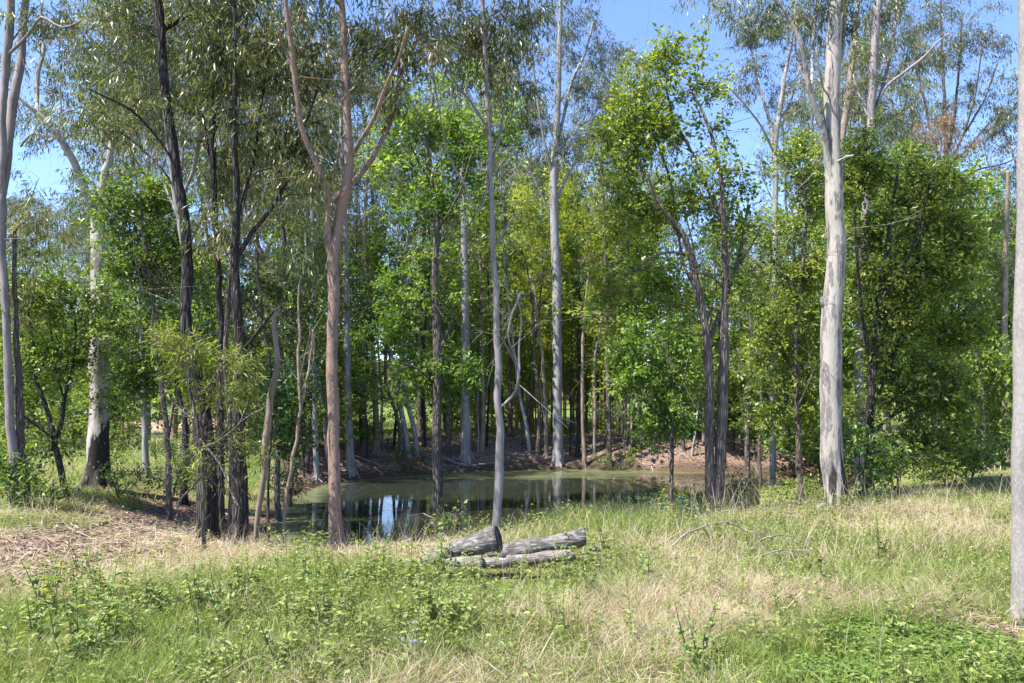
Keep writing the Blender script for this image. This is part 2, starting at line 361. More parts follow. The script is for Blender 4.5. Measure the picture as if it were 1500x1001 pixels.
# ------------------------------------------------------------------ ground sheet
def axis_pts(segs):
    o = []
    for a, b, n in segs: o += list(np.linspace(a, b, n, endpoint=False))
    return np.array(o + [segs[-1][1]])
gx = axis_pts([(-400, -60, 18), (-60, -14, 60), (-14, 14, 230), (14, 60, 60), (60, 400, 18)])
gy = axis_pts([(-60, 2, 30), (2, 14, 110), (14, 32, 140), (32, 60, 90), (60, 140, 40), (140, 700, 20)])
GX, GY = np.meshgrid(gx, gy); GZ = gz(GX, GY)
def regions(x, y, z):
    """straw (0..1), bare litter (0..1), dirt (0..1) over the ground"""
    u, v = proj(x, y, z)
    n = N1(x * .9, y * 1.4) * .6 + N2(x * 2.3, y * 2.9) * .4
    def ell(cu, cv, ru, rv): return np.exp(-(((u - cu) / ru) ** 2 + ((v - cv) / rv) ** 2) ** 1.5)
    near = (y < 16)
    lit = ell(105, 805, 170, 42) * .9 + ell(250, 760, 90, 26) + ell(40, 850, 110, 45) * .7 + ell(1440, 935, 80, 22) * .8 + ell(330, 775, 90, 22) * .9
    straw = .34 + ell(120, 835, 240, 45) * .7 + ell(480, 808, 230, 26) * 1.5 + ell(980, 960, 180, 70) * .75 + ell(1060, 880, 160, 50) * .5 + ell(1330, 770, 120, 40) * .7 + ell(330, 990, 90, 40) * .1 \
        - ell(300, 920, 240, 75) * .28 - ell(560, 900, 160, 80) * .25 - ell(1300, 965, 260, 45) * .9 - ell(860, 770, 160, 30) * .5 - ell(1280, 840, 170, 50) * .25 - ell(650, 850, 250, 40) * .25
    straw = np.clip(straw + (n - .5) * 1.5, 0, 1)
    lit = np.clip(lit * (.6 + n) , 0, 1) * near
    d = sdf(POND, x, y)
    far = ((y > 15) & (d < 4.6 + 2 * (n - .5)) & (u > 405 + 60 * (n - .5)) & (u < 1235)).astype(float)
    lit = np.maximum(lit, far * ss(5.2, 3.0, d))
    u2 = (u > 20) & (u < 420) & (y > 36)
    dirt = np.where(u2, ss(612, 617, v) * ss(636, 631, v), 0)
    return straw, lit, dirt, d, u, v, n
st, lt, dt, dd, gu, gv, gn = regions(GX, GY, GZ)
col = np.zeros(GX.shape + (3,))
green = np.array([.10, .14, .04]); strw = np.array([.3, .23, .13]); litc = np.array([.2, .15, .125]); dirtc = np.array([.46, .33, .24]); mud = np.array([.1, .075, .055])
def lerp(a, b, t): return a * (1 - t[..., None]) + b * t[..., None]
col = lerp(np.broadcast_to(green, col.shape), strw, st * .8)
col = lerp(col, np.array([.13, .2, .05]), ss(16, 22, GY) * .8)
col = lerp(col, litc, lt); col = lerp(col, dirtc, dt)
col = lerp(col, mud, ss(.45, .1, dd))
col = lerp(col, np.array([.2, .17, .1]), ss(55, 80, GY) * .6)
g = MB(); ny, nx = GX.shape
idx = (np.arange(ny - 1)[:, None] * nx + np.arange(nx - 1)[None, :]).reshape(-1)
g.add(np.stack([GX, GY, GZ], -1).reshape(-1, 3), np.stack([idx, idx + 1, idx + nx + 1, idx + nx], -1))
tag(g.build('ground', M['ground'], smooth=True, col=col.reshape(-1, 3)), kind='structure')

def water(name, poly, z, mat, tintf):
    x0, y0 = poly.min(0) - 1.2; x1, y1 = poly.max(0) + 1.2
    X, Y = np.meshgrid(np.linspace(x0, x1, 120), np.linspace(y0, y1, 120))
    w = MB(); i = (np.arange(119)[:, None] * 120 + np.arange(119)[None, :]).reshape(-1)
    keep = (sdf(poly, X, Y) < 1.0).reshape(-1)
    fq = np.stack([i, i + 1, i + 121, i + 120], -1); fq = fq[keep[fq].all(1)]
    w.add(np.stack([X, Y, np.full(X.shape, z)], -1).reshape(-1, 3), fq, None, tintf(X, Y).reshape(-1))
    return tag(w.build(name, mat, smooth=True), kind='structure')
def t1(X, Y):
    u, v = proj(X, Y, np.full(X.shape, ZW)); d = -sdf(POND, X, Y)
    t = .34 * ss(1.2, .2, d) * (Y > 18) + .47 * ss(708, 698, v) * ss(1150, 850, u) + .36 * ss(470, 400, u) * ss(700, 720, v) + .5 * ss(1110, 1180, u) * ss(715, 725, v) + .04 + .28 * ss(560, 430, u)
    return np.clip(t, 0, .75)
water('pond_water', POND, ZW, M['water'], t1)
water('far_pond_water', POND2, ZW2, M['water2'], lambda X, Y: .7 * ss(643, 640, proj(X, Y, np.full(X.shape, ZW2))[1]))

# ------------------------------------------------------------------ trees
CT = dict(gum=.85, broad=.84, wattle=.75, small=.8)
STYLE = {  # leaf length, width, leaves per cluster, cluster radius, kind of hang
    'gum':   dict(L=.105, W=.02, n=105, rc=.36, hang=1.0, fold=.1),
    'broad': dict(L=.08, W=.044, n=80, rc=.34, hang=.25, fold=.22),
    'wattle': dict(L=.085, W=.013, n=85, rc=.2, hang=.35, fold=.1),
    'small': dict(L=.05, W=.028, n=110, rc=.3, hang=.2, fold=.22)}
def grow(tr, cr, limbs, clusters, style, r, size=1.0, twig_tint=0.0, lmul=1.0, bark2=0, mat=0, sway=.0):
    """join every leaf cluster to the nearest wood with a curved branch, then put twigs and leaves on it"""
    S = STYLE[style]
    nodes = []; nr = []
    for pts, rad in limbs:
        k = int(len(pts) * .3); nodes += list(pts[k:]); nr += list(rad[k:])
    cl = np.array([c[:3] for c in clusters]); rcs = np.array([c[3] for c in clusters])
    base = np.array(nodes)
    d0 = np.array([np.min(np.linalg.norm(base - c, axis=1)) for c in cl])
    order = np.argsort(d0)
    NN = np.zeros((len(nodes) + len(cl) * 4, 3)); NR = np.zeros(len(NN)); k = len(nodes)
    NN[:k] = base; NR[:k] = nr
    for i in order:
        c = cl[i]; dv = NN[:k] - c; dist = np.linalg.norm(dv, axis=1)
        cost = dist + 1.1 * np.maximum(0, dv[:, 2] + .25 * dist)
        j = int(np.argmin(cost)); p0 = NN[j]; d = dist[j]
        if d < .05: continue
        r0 = min(NR[j] * .7, .007 + .011 * d); r1 = .0035
        mid = (p0 + c) / 2 + r.normal(0, .09, 3) * d + np.array([0, 0, .10 * d])
        pts, rad = smooth_path([p0, mid, c], [r0, (r0 + r1) / 2, r1], step=max(.3, d / 5), jit=.02 * d, r=r)
        tube(tr, pts, rad, 5 if r0 > .012 else 4, a=twig_tint, cap=False)
        m = min(4, len(pts) - 1); q = np.linspace(1, len(pts) - 1, m).astype(int)
        NN[k:k + m] = pts[q]; NR[k:k + m] = rad[q]; k += m
    nb = int(len(cl) * .8); j = r.integers(0, k, nb); q0 = NN[j]; L0 = r.uniform(.25, .8, nb)[:, None]
    dr = unit(r.normal(0, 1, (nb, 3)) + np.array([0, 0, .35])); q1 = q0 + dr * L0; dr2 = unit(dr + r.normal(0, .4, (nb, 3))); q2 = q1 + dr2 * L0 * .8
    rr0 = np.minimum(NR[j] * .5, .006); sticks(tr, q0, q1, rr0, rr0 * .6); sticks(tr, q1, q2, rr0 * .6, rr0 * .25)
    for s_ in range(3):
        t_ = r.random((nb, 1)); b_ = q1 + (q2 - q1) * t_; sticks(tr, b_, b_ + unit(dr2 + r.normal(0, .8, (nb, 3))) * L0 * .5, rr0 * .4, rr0 * .2)
    # twigs and leaves
    T = 6; n = len(cl)
    td = unit(r.normal(0, 1, (n, T, 3)) * np.array([1, 1, .8]) + np.array([0, 0, .12]))
    rc = rcs[:, None, None] * (.6 + .6 * r.random((n, T, 1)))
    tip = cl[:, None, :] + td * rc - np.array([0, 0, 1]) * rc * .25 * S['hang']
    p0 = np.repeat(cl, T, 0)
    sticks(tr, p0, tip.reshape(-1, 3), np.full(n * T, .0032), np.full(n * T, .0015), a=twig_tint)
    per = np.maximum(6, (S['n'] * lmul * (rcs / S['rc']) ** 2 / size ** 2).astype(int))
    ci = np.repeat(np.arange(n), per); m = len(ci)
    ti = r.integers(0, T, m); t = r.random(m) ** .7
    p = cl[ci] + (tip[ci, ti] - cl[ci]) * t[:, None] + r.normal(0, .13, (m, 3)) * rcs[ci][:, None]
    out = unit(tip[ci, ti] - cl[ci])
    ax = out * (.9 - .5 * S['hang']) + r.normal(0, .5 - .15 * S['hang'], (m, 3)) + np.array([0, 0, -1.0]) * S['hang'] * (.4 + .8 * r.random((m, 1)))
    nor = r.normal(0, 1, (m, 3)) * (.45 + .6 * S['hang']) + np.array([0, 0, 1.0]) * (1 - .8 * S['hang'])
    ct = r.normal(0, .23, n)
    tint = np.clip(.47 + ct[ci] + r.normal(0, .2, m), 0, 1)
    sz = size * (.45 + .95 * r.random(m) ** 1.2)
    leaves(cr, p, ax, nor, S['L'] * sz, S['W'] * sz, tint, mat, fold=S['fold'])

def px_path(pl, D, dd=0.0, wmul=1.0):
    pts = []; rad = []
    n = len(pl)
    for i, q in enumerate(pl):
        DD = D + dd * i / max(1, n - 1)
        pts.append(P(q[0], q[1], DD)); rad.append(q[2] * .5 * DD / F * wmul)
    return pts, rad

def tree(name, label, trunk, bark, D=None, limbs=(), crown=(), style='gum', leaf='gum_leaf', size=1.0, seed=1, lmul=1.0, group=None, cat='tree', flare=1.25,
         rough=.05, ddepth=None, top=None, jit=.008, bare=False, sink=.18, extra=None):
    r = np.random.default_rng(seed)
    if D is None: D = hit(trunk[0][0], trunk[0][1])
    pts, rad = px_path(trunk, D)
    gx_, gy_ = pts[0][0], D; base = np.array([gx_, gy_, gz1(gx_, gy_)])
    pts[0] = base.copy()
    if pts[1][2] < base[2] + .15: pts.pop(1); rad.pop(1)
    # root flare
    h1 = pts[1][2] - base[2]
    pts.insert(1, pts[0] * .75 + pts[1] * .25 if h1 < 1.5 else pts[0] + (pts[1] - pts[0]) * (.3 / h1)); rad.insert(1, rad[0] * 1.0)
    rad[0] = rad[0] * flare
    pts.insert(0, pts[0] - np.array([0, 0, sink])); rad.insert(0, rad[0] * 1.15)
    if top:                                   # the part of the stem above the picture
        last = pts[-1]; dirv = unit(pts[-1] - pts[-2]); pts.append(last + dirv * top * .5 + r.normal(0, .15, 3)); rad.append(rad[-1] * .6)
        pts.append(pts[-1] + dirv * top * .5 + r.normal(0, .2, 3)); rad.append(rad[-1] * .35)
    root = empty(name, base, label, cat, group)
    tr, cr = MB(), MB()
    sides = 14 if max(rad) > .09 else (10 if max(rad) > .04 else 7)
    tp, tq = smooth_path(pts, rad, step=.14 if max(rad) > .05 else .2, jit=jit, r=r)
    tube(tr, tp, tq, sides, rough=rough, r=r)
    L = [(tp, tq)]
    rb0 = rad[1]
    if rb0 > .06 and not bare:
        for k_ in range(5):
            an = k_ * 1.2566 + r.uniform(-.35, .35); dv_ = np.array([cos(an), sin(an), 0]); ln = rb0 * r.uniform(1.35, 2.1); e_ = base + dv_ * ln; e_[2] = gz1(e_[0], e_[1]) - .03
            tube(tr, *smooth_path([base + dv_ * rb0 * .35 + np.array([0, 0, rb0 * 1.5]), base + dv_ * rb0 * .85 + np.array([0, 0, rb0 * .4]), e_], [rb0 * .34, rb0 * .3, rb0 * .12], .06, .004, r), 7, rough=.08, r=r)
    if bark in ('white_gum', 'left_gum', 'pale_gum', 'pink_gum', 'grey_smooth') and max(rad) > .05:
        n_ = 26; k_ = r.integers(2, len(tp) - 1, n_); an = r.uniform(0, 2 * pi, n_); dv_ = np.stack([np.cos(an), np.sin(an), np.zeros(n_)], -1)
        leaves(tr, tp[k_] + dv_ * (tq[k_] * 1.0)[:, None], np.array([0, 0, -1.0]) + dv_ * .12 + r.normal(0, .07, (n_, 3)), dv_, r.uniform(.1, .45, n_), r.uniform(.008, .022, n_), np.zeros(n_), 1, fold=.3)
    lm = MB(); has = False
    for l in limbs:
        dd = l[0]; p_, q_ = px_path(l[1:], D, dd)
        # start the limb on the stem surface it grows from
        allp = np.concatenate([a for a, b in L]); j = np.argmin(np.linalg.norm(allp - p_[0], axis=1))
        p_[0] = allp[j]
        a_, b_ = smooth_path(p_, q_, step=.16, jit=jit * .8, r=r)
        tube(tr, a_, b_, 8, rough=rough * .8, r=r); L.append((a_, b_))
    cl = []
    for e in crown:
        u, v, ru, rv, n = e[:5]; off = e[5] if len(e) > 5 else 0.0
        thin = CT[style]; n0 = r.uniform(0, 50)
        for _ in range(int(n * thin)):
            for tr_ in range(30):
                q = r.normal(0, .5, 3)
                if .06 < (q ** 2).sum() < 1.7 and N1(n0 + q[0] * 2.3 + q[2], n0 + q[1] * 2.3 - q[2]) > (.55 if style == 'broad' else .48): break
            DD = D + off + (q[2] * .8 + .42) * ru * D / F
            c = P(u + q[0] * ru, v + q[1] * rv, max(DD, 3.5))
            if c[2] < gz1(c[0], c[1]) + .15: continue
            cl.append((*c, STYLE[style]['rc'] * (.65 + .7 * r.random()) * (size ** .5)))
    if top and not bare:
        for _ in range(int(top * 5)):
            q = r.normal(0, 1, 3) * np.array([top * .28, top * .28, top * .33]); c = pts[-2] + q
            if proj(c[0], c[1], c[2])[1] < 0: cl.append((*c, .6))
    if cl: grow(tr, cr, L, cl, style, r, size, lmul=lmul)
    if extra: extra(tr, L, r)
    tr.build('trunk', [M[bark], M['tan_bark']], root, smooth=True, origin=base)
    if cl: cr.build('crown', M[leaf], root, origin=base)
    return root

# ---- left edge
tree('gum_tree', 'grey forked gum cut by the left edge of the photo, two smooth stems against sky',
     [(22,752,16),(20,680,13),(14,600,12),(11,520,11),(7,440,11),(3,380,12),(2,310,13),(3,260,10),(5,150,11),(12,60,12),(16,0,12),(20,-60,10)], 'grey_smooth', seed=11,
     limbs=[(.5,(3,300,10),(10,240,11),(20,150,13),(30,90,12),(36,30,11),(42,-60,9)), (-.6,(30,80,5),(45,45,4),(60,25,4),(90,40,3),(120,30,3)), (.2,(20,150,4),(12,75,4),(25,50,3),(50,10,3))],
     crown=[(70,20,60,30,12),(30,-90,120,70,26)], top=1.5, size=1.0)
tree('gum_tree', 'slim brown stem just right of the forked gum at the left edge, leaning in',
     [(38,750,15),(36,700,12),(30,640,11),(26,560,10),(24,480,8),(20,400,6),(22,340,5)], 'brown_bark', seed=12, crown=[(30,380,60,70,10),(15,300,50,50,8)], style='gum')
tree('gum_tree', 'large pale gum on the left with white forked limbs and blackened base',
     [(143,716,34),(143,650,30),(144,600,26),(146,480,25),(147,400,24),(145,350,23),(143,318,19),(150,270,12),(156,245,11),(166,210,10),(176,178,9),(180,150,8),(176,90,6),(180,20,5),(184,-50,4)], 'left_gum', seed=13,
     limbs=[(-.8,(142,330,14),(134,300,14),(118,262,12),(104,230,11),(85,198,10),(62,172,8),(38,152,6),(12,128,5)), (.3,(62,172,4),(54,150,5),(55,110,6),(63,75,6),(60,45,4),(62,0,3)),
            (.6,(148,360,9),(158,342,9),(168,322,8),(176,300,6),(182,250,4)), (.4,(88,200,4),(70,206,4),(50,195,4),(30,215,3)), (-.4,(118,262,3),(96,215,3),(90,170,3),(88,120,2))],
     crown=[(110,120,95,80,60),(70,190,45,40,12),(190,120,90,90,60),(130,30,120,60,50),(240,60,80,90,40),(80,80,40,40,6)], style='gum', leaf='gum_leaf_grey', top=3, lmul=1.0)
tree('small_tree', 'small dark-stemmed tree with spreading low boughs, left of the blackened pale gum',
     [(97,738,11),(92,700,9),(84,665,9),(80,645,8),(68,600,6),(55,560,5),(48,500,4),(40,440,3)], 'dark_bark', seed=14,
     limbs=[(.5,(82,650,6),(90,620,6),(94,585,5),(106,540,4),(112,490,3),(104,440,3)), (-.5,(80,645,4),(60,628,4),(38,612,3),(22,605,3)), (.3,(84,660,4),(62,664,4),(35,662,3),(12,658,2)), (.6,(94,585,3),(84,545,3),(78,500,3),(70,450,2))],
     crown=[(35,430,60,50,34),(90,430,45,45,20),(30,520,45,45,16),(75,540,50,40,14),(20,610,35,40,14),(120,500,40,60,14),(20,690,28,40,10),(60,640,60,25,8)], style='broad', leaf='broad_leaf')
tree('small_tree', 'leafy green tree hanging in front of the pale gum crown, left side',
     [(248,735,9),(246,660,8),(238,580,7),(228,500,6),(220,420,6),(210,340,4),(205,270,3)], 'brown_bark', D=13.2, seed=15,
     limbs=[(.4,(228,500,4),(195,470,4),(165,450,3)), (-.6,(220,420,4),(200,380,3),(175,370,2)), (.7,(236,560,3),(200,545,3),(180,555,2)), (.6,(220,420,3),(250,370,3),(262,330,2))],
     crown=[(205,280,50,55,46),(190,375,48,50,36),(235,400,50,70,44),(190,470,60,45,34),(240,320,36,60,22),(185,560,45,45,22),(225,520,45,45,16),(160,300,20,40,7)], style='broad', leaf='broad_leaf', lmul=.95)
tree('gum_tree', 'straight grey trunk standing alone in the grass beyond the small boughed tree',
     [(215,700,9),(213,660,9),(211,620,9),(210,560,8),(206,480,6),(204,380,5)], 'pale_gum', seed=16, crown=[(205,560,45,30,14),(210,430,50,60,12)], style='broad', leaf='broad_dark')
# ---- dark group at left centre
tree('gum_tree', 'white-streaked trunk showing behind the tallest dark rough trunk',
     [(296,748,11),(294,680,10),(290,600,10),(281,520,9),(275,440,9),(270,360,9),(261,300,12),(250,230,12),(243,170,9),(238,130,7),(232,60,5),(226,-30,4)], 'pale_gum', D=10.6, seed=17,
     limbs=[(.8,(246,190,6),(228,160,6),(208,120,5),(186,96,5),(172,70,4),(150,30,3)), (-.5,(277,300,5),(283,250,6),(290,215,7),(305,170,7),(318,140,6),(330,112,5),(350,80,4),(365,70,4)), (.6,(262,320,3),(240,270,3),(220,200,3),(214,160,2))],
     crown=[(190,60,110,80,50),(330,80,70,70,26),(260,-40,160,70,40),(230,180,40,50,12)], style='gum', top=3)
tree('stringybark_tree', 'tallest black rough-barked trunk, thick at its foot, left of the pond',
     [(305,792,31),(303,740,29),(301,680,29),(297,620,27),(288,560,24),(277,500,19),(272,455,16),(275,400,16),(271,330,15),(262,270,15),(251,200,14),(243,140,13),(238,80,13),(231,0,12),(226,-60,10)], 'dark_bark', D=9.3, seed=18,
     limbs=[(.7,(240,48,7),(258,32,7),(276,20,6),(295,8,5),(320,-20,4)), (-.8,(258,240,4),(225,195,4),(190,160,4),(150,140,3),(130,130,2)), (.6,(268,300,3),(240,250,3),(205,215,3),(170,190,2))],
     crown=[(170,150,80,60,22),(240,20,130,50,30),(300,50,70,60,14),(230,-90,170,60,30)], style='gum', top=3, rough=.08)
tree('stringybark_tree', 'slender dark trunk between the two thick black trunks',
     [(323,782,13),(324,700,12),(323,620,11),(322,540,10),(324,480,10),(319,400,9),(315,300,9),(312,200,10),(310,120,8),(309,60,7),(307,0,6),(305,-60,5)], 'dark_bark', D=9.9, seed=19,
     limbs=[(.5,(315,250,4),(300,190,4),(285,120,3),(275,70,3)), (-.6,(312,200,4),(335,140,4),(350,90,3),(362,30,3))],
     crown=[(300,120,70,90,34),(330,250,50,60,16),(320,-40,110,60,20)], style='gum', top=2, rough=.08)
tree('stringybark_tree', 'second black rough trunk with pale side limb curving right, beside the pond',
     [(349,803,27),(351,750,23),(352,700,22),(350,620,18),(352,560,19),(352,500,18),(347,440,14),(343,385,12),(346,300,10),(343,200,8),(346,100,7),(343,0,6),(340,-60,5)], 'dark_bark', D=9.1, seed=20,
     limbs=[(.4,(346,392,7),(358,360,7),(370,338,7),(394,308,6),(412,280,6),(426,250,5),(434,215,5),(452,170,4),(468,120,3)), (-.4,(355,512,6),(370,500,6),(382,484,6),(396,462,4),(403,454,3)),
            (.6,(345,330,4),(355,290,5),(370,240,5),(378,190,4),(385,140,4),(395,80,3)), (-.5,(426,250,3),(400,245,3),(370,255,3)), (.4,(343,200,3),(330,150,3),(322,90,3))],
     crown=[(400,150,60,80,34),(360,60,70,70,26),(430,220,50,60,18),(350,-60,130,60,20),(300,340,40,50,8)], style='gum', top=2, rough=.08)
tree('sapling', 'thin grey pole close against the left of the second black trunk',
     [(336,790,6),(338,700,6),(334,600,7),(330,520,7),(332,460,8),(336,420,8),(340,395,8),(350,330,6),(365,260,4),(372,200,3)], 'brown_bark', D=9.35, seed=21, crown=[(370,200,40,50,8)], cat='sapling')
tree('sapling', 'dark leaning stem low at the left of the black trunks',
     [(268,738,11),(272,690,9),(271,640,9),(266,590,7),(256,545,5),(250,500,4)], 'dark_bark', seed=22, crown=[(250,480,40,50,14)], style='broad', leaf='broad_dark', cat='sapling')
tree('dead_snag', 'curving bare grey-brown snag rising from the water edge with a blunt top',
     [(371,806,7),(376,765,8),(384,720,9),(390,680,9),(389,640,9),(396,585,10),(404,545,9),(406,510,8),(402,478,8),(403,462,6),(410,448,3)], 'tan_bark', D=9.35, seed=23, bare=True, cat='dead tree', jit=.012)
tree('sapling', 'thin pale wavy sapling between the bare snag and the pink gum',
     [(418,806,5),(417,760,5),(422,715,6),(431,668,5),(438,620,5),(437,560,5),(436,510,4),(442,440,3),(450,380,2),(446,330,2)], 'tan_bark', D=9.3, seed=24, limbs=[(.2,(438,600,3),(446,560,3),(455,525,3),(460,480,2))],
     crown=[(450,380,40,60,10)], cat='sapling', jit=.02)
tree('sapling', 'thin black stem in the water edge behind the bare snag', [(391,780,5),(393,720,4),(396,660,4),(398,600,3),(394,520,3)], 'dark_bark', D=10.6, seed=25, crown=[(396,560,30,40,10)], style='broad', leaf='broad_dark', cat='sapling')
tree('small_tree', 'dark leafy tree filling the gap behind the black trunks and snag',
     [(408,728,9),(405,660,8),(400,580,7),(390,500,6),(380,430,5),(375,360,4)], 'brown_bark', D=15.5, seed=26,
     limbs=[(.6,(402,600,4),(430,560,4),(450,520,3)), (-.6,(400,580,4),(370,550,3),(345,540,3)), (.3,(390,500,4),(420,450,3),(435,400,2)), (-.3,(385,470,3),(350,420,3))],
     crown=[(400,640,55,45,40),(430,560,50,60,44),(370,560,45,60,30),(400,460,60,60,44),(350,400,50,60,24),(440,420,40,60,20),(330,650,40,40,14),(300,450,50,60,22)], style='broad', leaf='broad_dark')
tree('wattle_sapling', 'feathery yellow-green wattle sapling with bare grey twigs in front of the black trunks',
     [(300,762,6),(299,700,5),(292,640,4),(282,590,4),(276,560,3),(282,530,2)], 'brown_bark', D=8.4, seed=27,
     limbs=[(-.3,(296,660,3),(330,640,3),(360,612,2),(385,600,2)), (.2,(290,625,3),(262,600,3),(240,570,2)), (-.3,(294,650,3),(320,680,3),(340,720,2),(352,745,2)), (-.2,(286,600,3),(310,560,3),(330,530,2)), (.2,(300,700,3),(325,660,3),(352,650,2),(378,655,2)),
            (-.2,(299,690,3),(280,715,3),(262,735,2),(258,770,2))],
     crown=[(268,510,36,24,12),(318,530,50,26,14),(350,580,34,24,8),(262,560,30,26,6),(300,580,40,24,8),(330,650,44,22,6),(290,690,34,20,4),(365,670,26,22,4)], style='wattle', leaf='wattle_leaf', cat='sapling', lmul=1.0,
     extra=lambda tr, L, r: [sticks(tr, *(lambda a, b: (a, b))(np.array([P(315 + r.normal(0, 18), 660 + r.normal(0, 30), 8.5) for _ in range(1)]), np.array([P(300 + r.normal(0, 50), 650 + r.normal(0, 45), 8.4)])), [.004], [.0015]) for _ in range(70)])
# ---- pink gum and its neighbours
tree('gum_tree', 'pink-barked gum on the near bank with curved forking limbs, left of the pond reflections',
     [(496,797,24),(492,750,19),(489,680,17),(488,600,17),(487,500,17),(487,420,17),(489,375,17),(498,312,16),(507,265,15),(511,230,14),(509,170,12),(505,100,12),(503,40,11),(502,-30,10)], 'pink_gum', D=9.2, seed=30,
     limbs=[(-.5,(487,385,10),(479,345,11),(482,300,11),(472,260,9),(454,220,8),(441,182,8),(433,130,8),(428,80,8),(424,40,7),(417,-10,7)), (.7,(484,300,7),(500,282,8),(522,262,8),(546,232,8),(560,205,7),(574,170,7),(586,112,6),(602,72,5),(625,45,4)),
            (-.8,(513,228,7),(530,206,7),(549,168,6),(568,120,6),(584,88,5),(598,40,4)), (.5,(506,150,5),(488,128,5),(470,96,5),(450,86,4),(432,80,3)), (-.5,(432,120,4),(420,80,4),(408,40,3)), (.4,(584,100,4),(592,130,3),(600,80,3)), (.5,(626,190,2),(602,75,3),(560,-10,3))],
     crown=[(520,60,70,60,26),(600,50,50,50,22),(430,40,60,60,20),(500,-60,150,60,30),(560,150,40,40,8)], style='gum', top=2)
tree('gum_tree', 'slim pale trunk left of the pink gum, on the far left bank', [(464,702,8),(462,620,8),(460,520,7),(459,400,6),(457,280,5),(458,150,4),(460,50,3)], 'pale_gum', seed=31, crown=[(455,260,60,100,26),(460,100,50,70,20)], leaf='gum_leaf')
tree('gum_tree', 'bluish white pole trunk just right of the pink gum, on the far bank', [(514,692,12),(511,620,11),(509,520,10),(507,400,9),(504,300,8),(500,200,6),(498,80,4)], 'pale_gum', seed=32, crown=[(500,170,70,90,30),(520,300,50,60,16),(530,420,40,50,10)], leaf='gum_leaf')
tree('gum_tree', 'short stout tan trunk among dark poles on the far bank', [(551,664,10),(550,600,9),(548,540,8),(540,440,6),(535,330,5),(540,200,3)], 'tan_bark', seed=33, crown=[(540,300,60,90,24),(560,180,60,60,16)])
tree('gum_tree', 'thin leaning trunk with a high fork, left of the flooded trunk', [(598,668,8),(588,600,8),(568,500,7),(548,430,6),(536,380,5),(525,300,4)], 'pale_gum', seed=34, limbs=[(.5,(560,460,5),(572,420,4),(580,380,4),(588,300,3))], crown=[(540,300,60,70,16),(590,260,50,60,16)])
# ---- centre
tree('gum_tree', 'brown rough trunk rising straight out of the pond water, left of the logs',
     [(642,752,15),(641,700,15),(640,640,14),(641,580,13),(641,520,13),(638,450,11),(637,390,10),(640,330,8),(632,270,7),(626,220,6),(634,140,4)], 'brown_bark', D=16.6, seed=35,
     limbs=[(.8,(641,520,4),(655,490,4),(668,455,3)), (-.7,(640,560,3),(610,540,3),(580,530,2)), (.6,(638,450,4),(612,400,3),(600,340,3)), (-.8,(640,340,4),(670,290,3),(690,230,3)), (.5,(632,270,3),(600,210,3),(590,170,2))],
     crown=[(635,180,70,50,48),(690,210,60,50,44),(590,250,50,60,34),(670,100,60,50,20),(740,170,40,50,16),(650,280,70,50,44),(600,540,48,34,30),(650,560,50,34,26),(570,480,40,50,26),(690,520,30,40,12),(620,420,60,60,34),(720,300,50,40,20)], style='broad', leaf='broad_bright', size=1.15)
tree('gum_tree', 'thick bluish grey trunk on the far bank, doubled by its reflection in the pond', [(683,674,15),(682,600,13),(682,520,13),(681,420,12),(680,350,10),(678,260,8),(682,150,6),(686,40,4)], 'pale_gum', seed=36, crown=[(680,110,70,90,36),(700,250,50,60,14)], leaf='gum_leaf_grey', size=1.2)
tree('gum_tree', 'slim smooth lilac-grey tree directly behind the logs with one crooked side branch',
     [(726,778,14),(729,740,13),(732,690,13),(730,600,11),(729,520,10),(728,450,9),(723,380,8),(720,300,8),(718,220,7),(713,140,7),(709,60,6),(706,0,6),(704,-50,5)], 'grey_smooth', D=9.9, seed=37,
     limbs=[(-.3,(733,597,4),(750,580,4),(759,560,4),(759,540,3),(752,518,3),(745,500,2),(748,470,3),(762,430,3)), (.2,(759,545,3),(760,510,3),(764,470,2),(757,430,2)), (.4,(720,250,4),(732,200,4),(740,150,3),(748,90,3),(770,40,2)), (-.4,(716,190,4),(690,150,4),(660,110,3),(640,60,3),(625,10,3)), (.3,(722,360,3),(745,330,3),(760,310,2)),(-.4,(719,260,3),(700,310,3),(680,270,3),(655,225,3),(645,170,2),(628,60,2))],
     crown=[(700,60,60,60,24),(740,90,50,60,18),(640,60,50,50,16),(690,-60,130,60,30),(770,20,50,40,12)], style='gum', top=2)
tree('gum_tree', 'tall pale gum in the middle of the far bank carrying hanging blue-grey foliage',
     [(817,676,15),(817,600,13),(816,500,13),(815,400,13),(812,320,12),(811,250,11),(815,200,10),(818,130,8),(820,60,7),(823,-20,6)], 'pale_gum', seed=38,
     limbs=[(.8,(814,215,5),(826,170,5),(838,120,5),(858,75,4),(870,30,3)), (-.8,(812,260,5),(798,210,4),(788,150,4),(780,90,3)), (.5,(812,300,4),(840,240,4),(860,190,3),(880,150,2)), (-.3,(814,330,3),(790,280,3),(770,240,3),(750,200,2))],
     crown=[(820,70,70,80,95),(790,190,40,60,44),(860,110,50,60,50),(840,220,40,60,34),(760,120,40,80,44),(830,-60,110,60,40),(880,180,35,60,20),(760,260,35,50,20)], style='gum', leaf='gum_leaf_grey', size=1.35, top=2)
tree('gum_tree', 'dark narrow trunk on the far bank at right end of the bamboo', [(893,682,8),(892,620,7),(890,540,7),(889,460,6),(887,380,5),(884,300,4),(880,200,3)], 'brown_bark', seed=39, crown=[(885,300,60,80,26),(900,200,50,60,16)], leaf='gum_leaf')
tree('sapling', 'thin grey stem left of the tall middle gum on the far bank', [(800,668,6),(799,600,6),(795,530,5),(788,470,4),(780,400,3)], 'tan_bark', seed=40, crown=[(785,420,40,50,14)], cat='sapling')
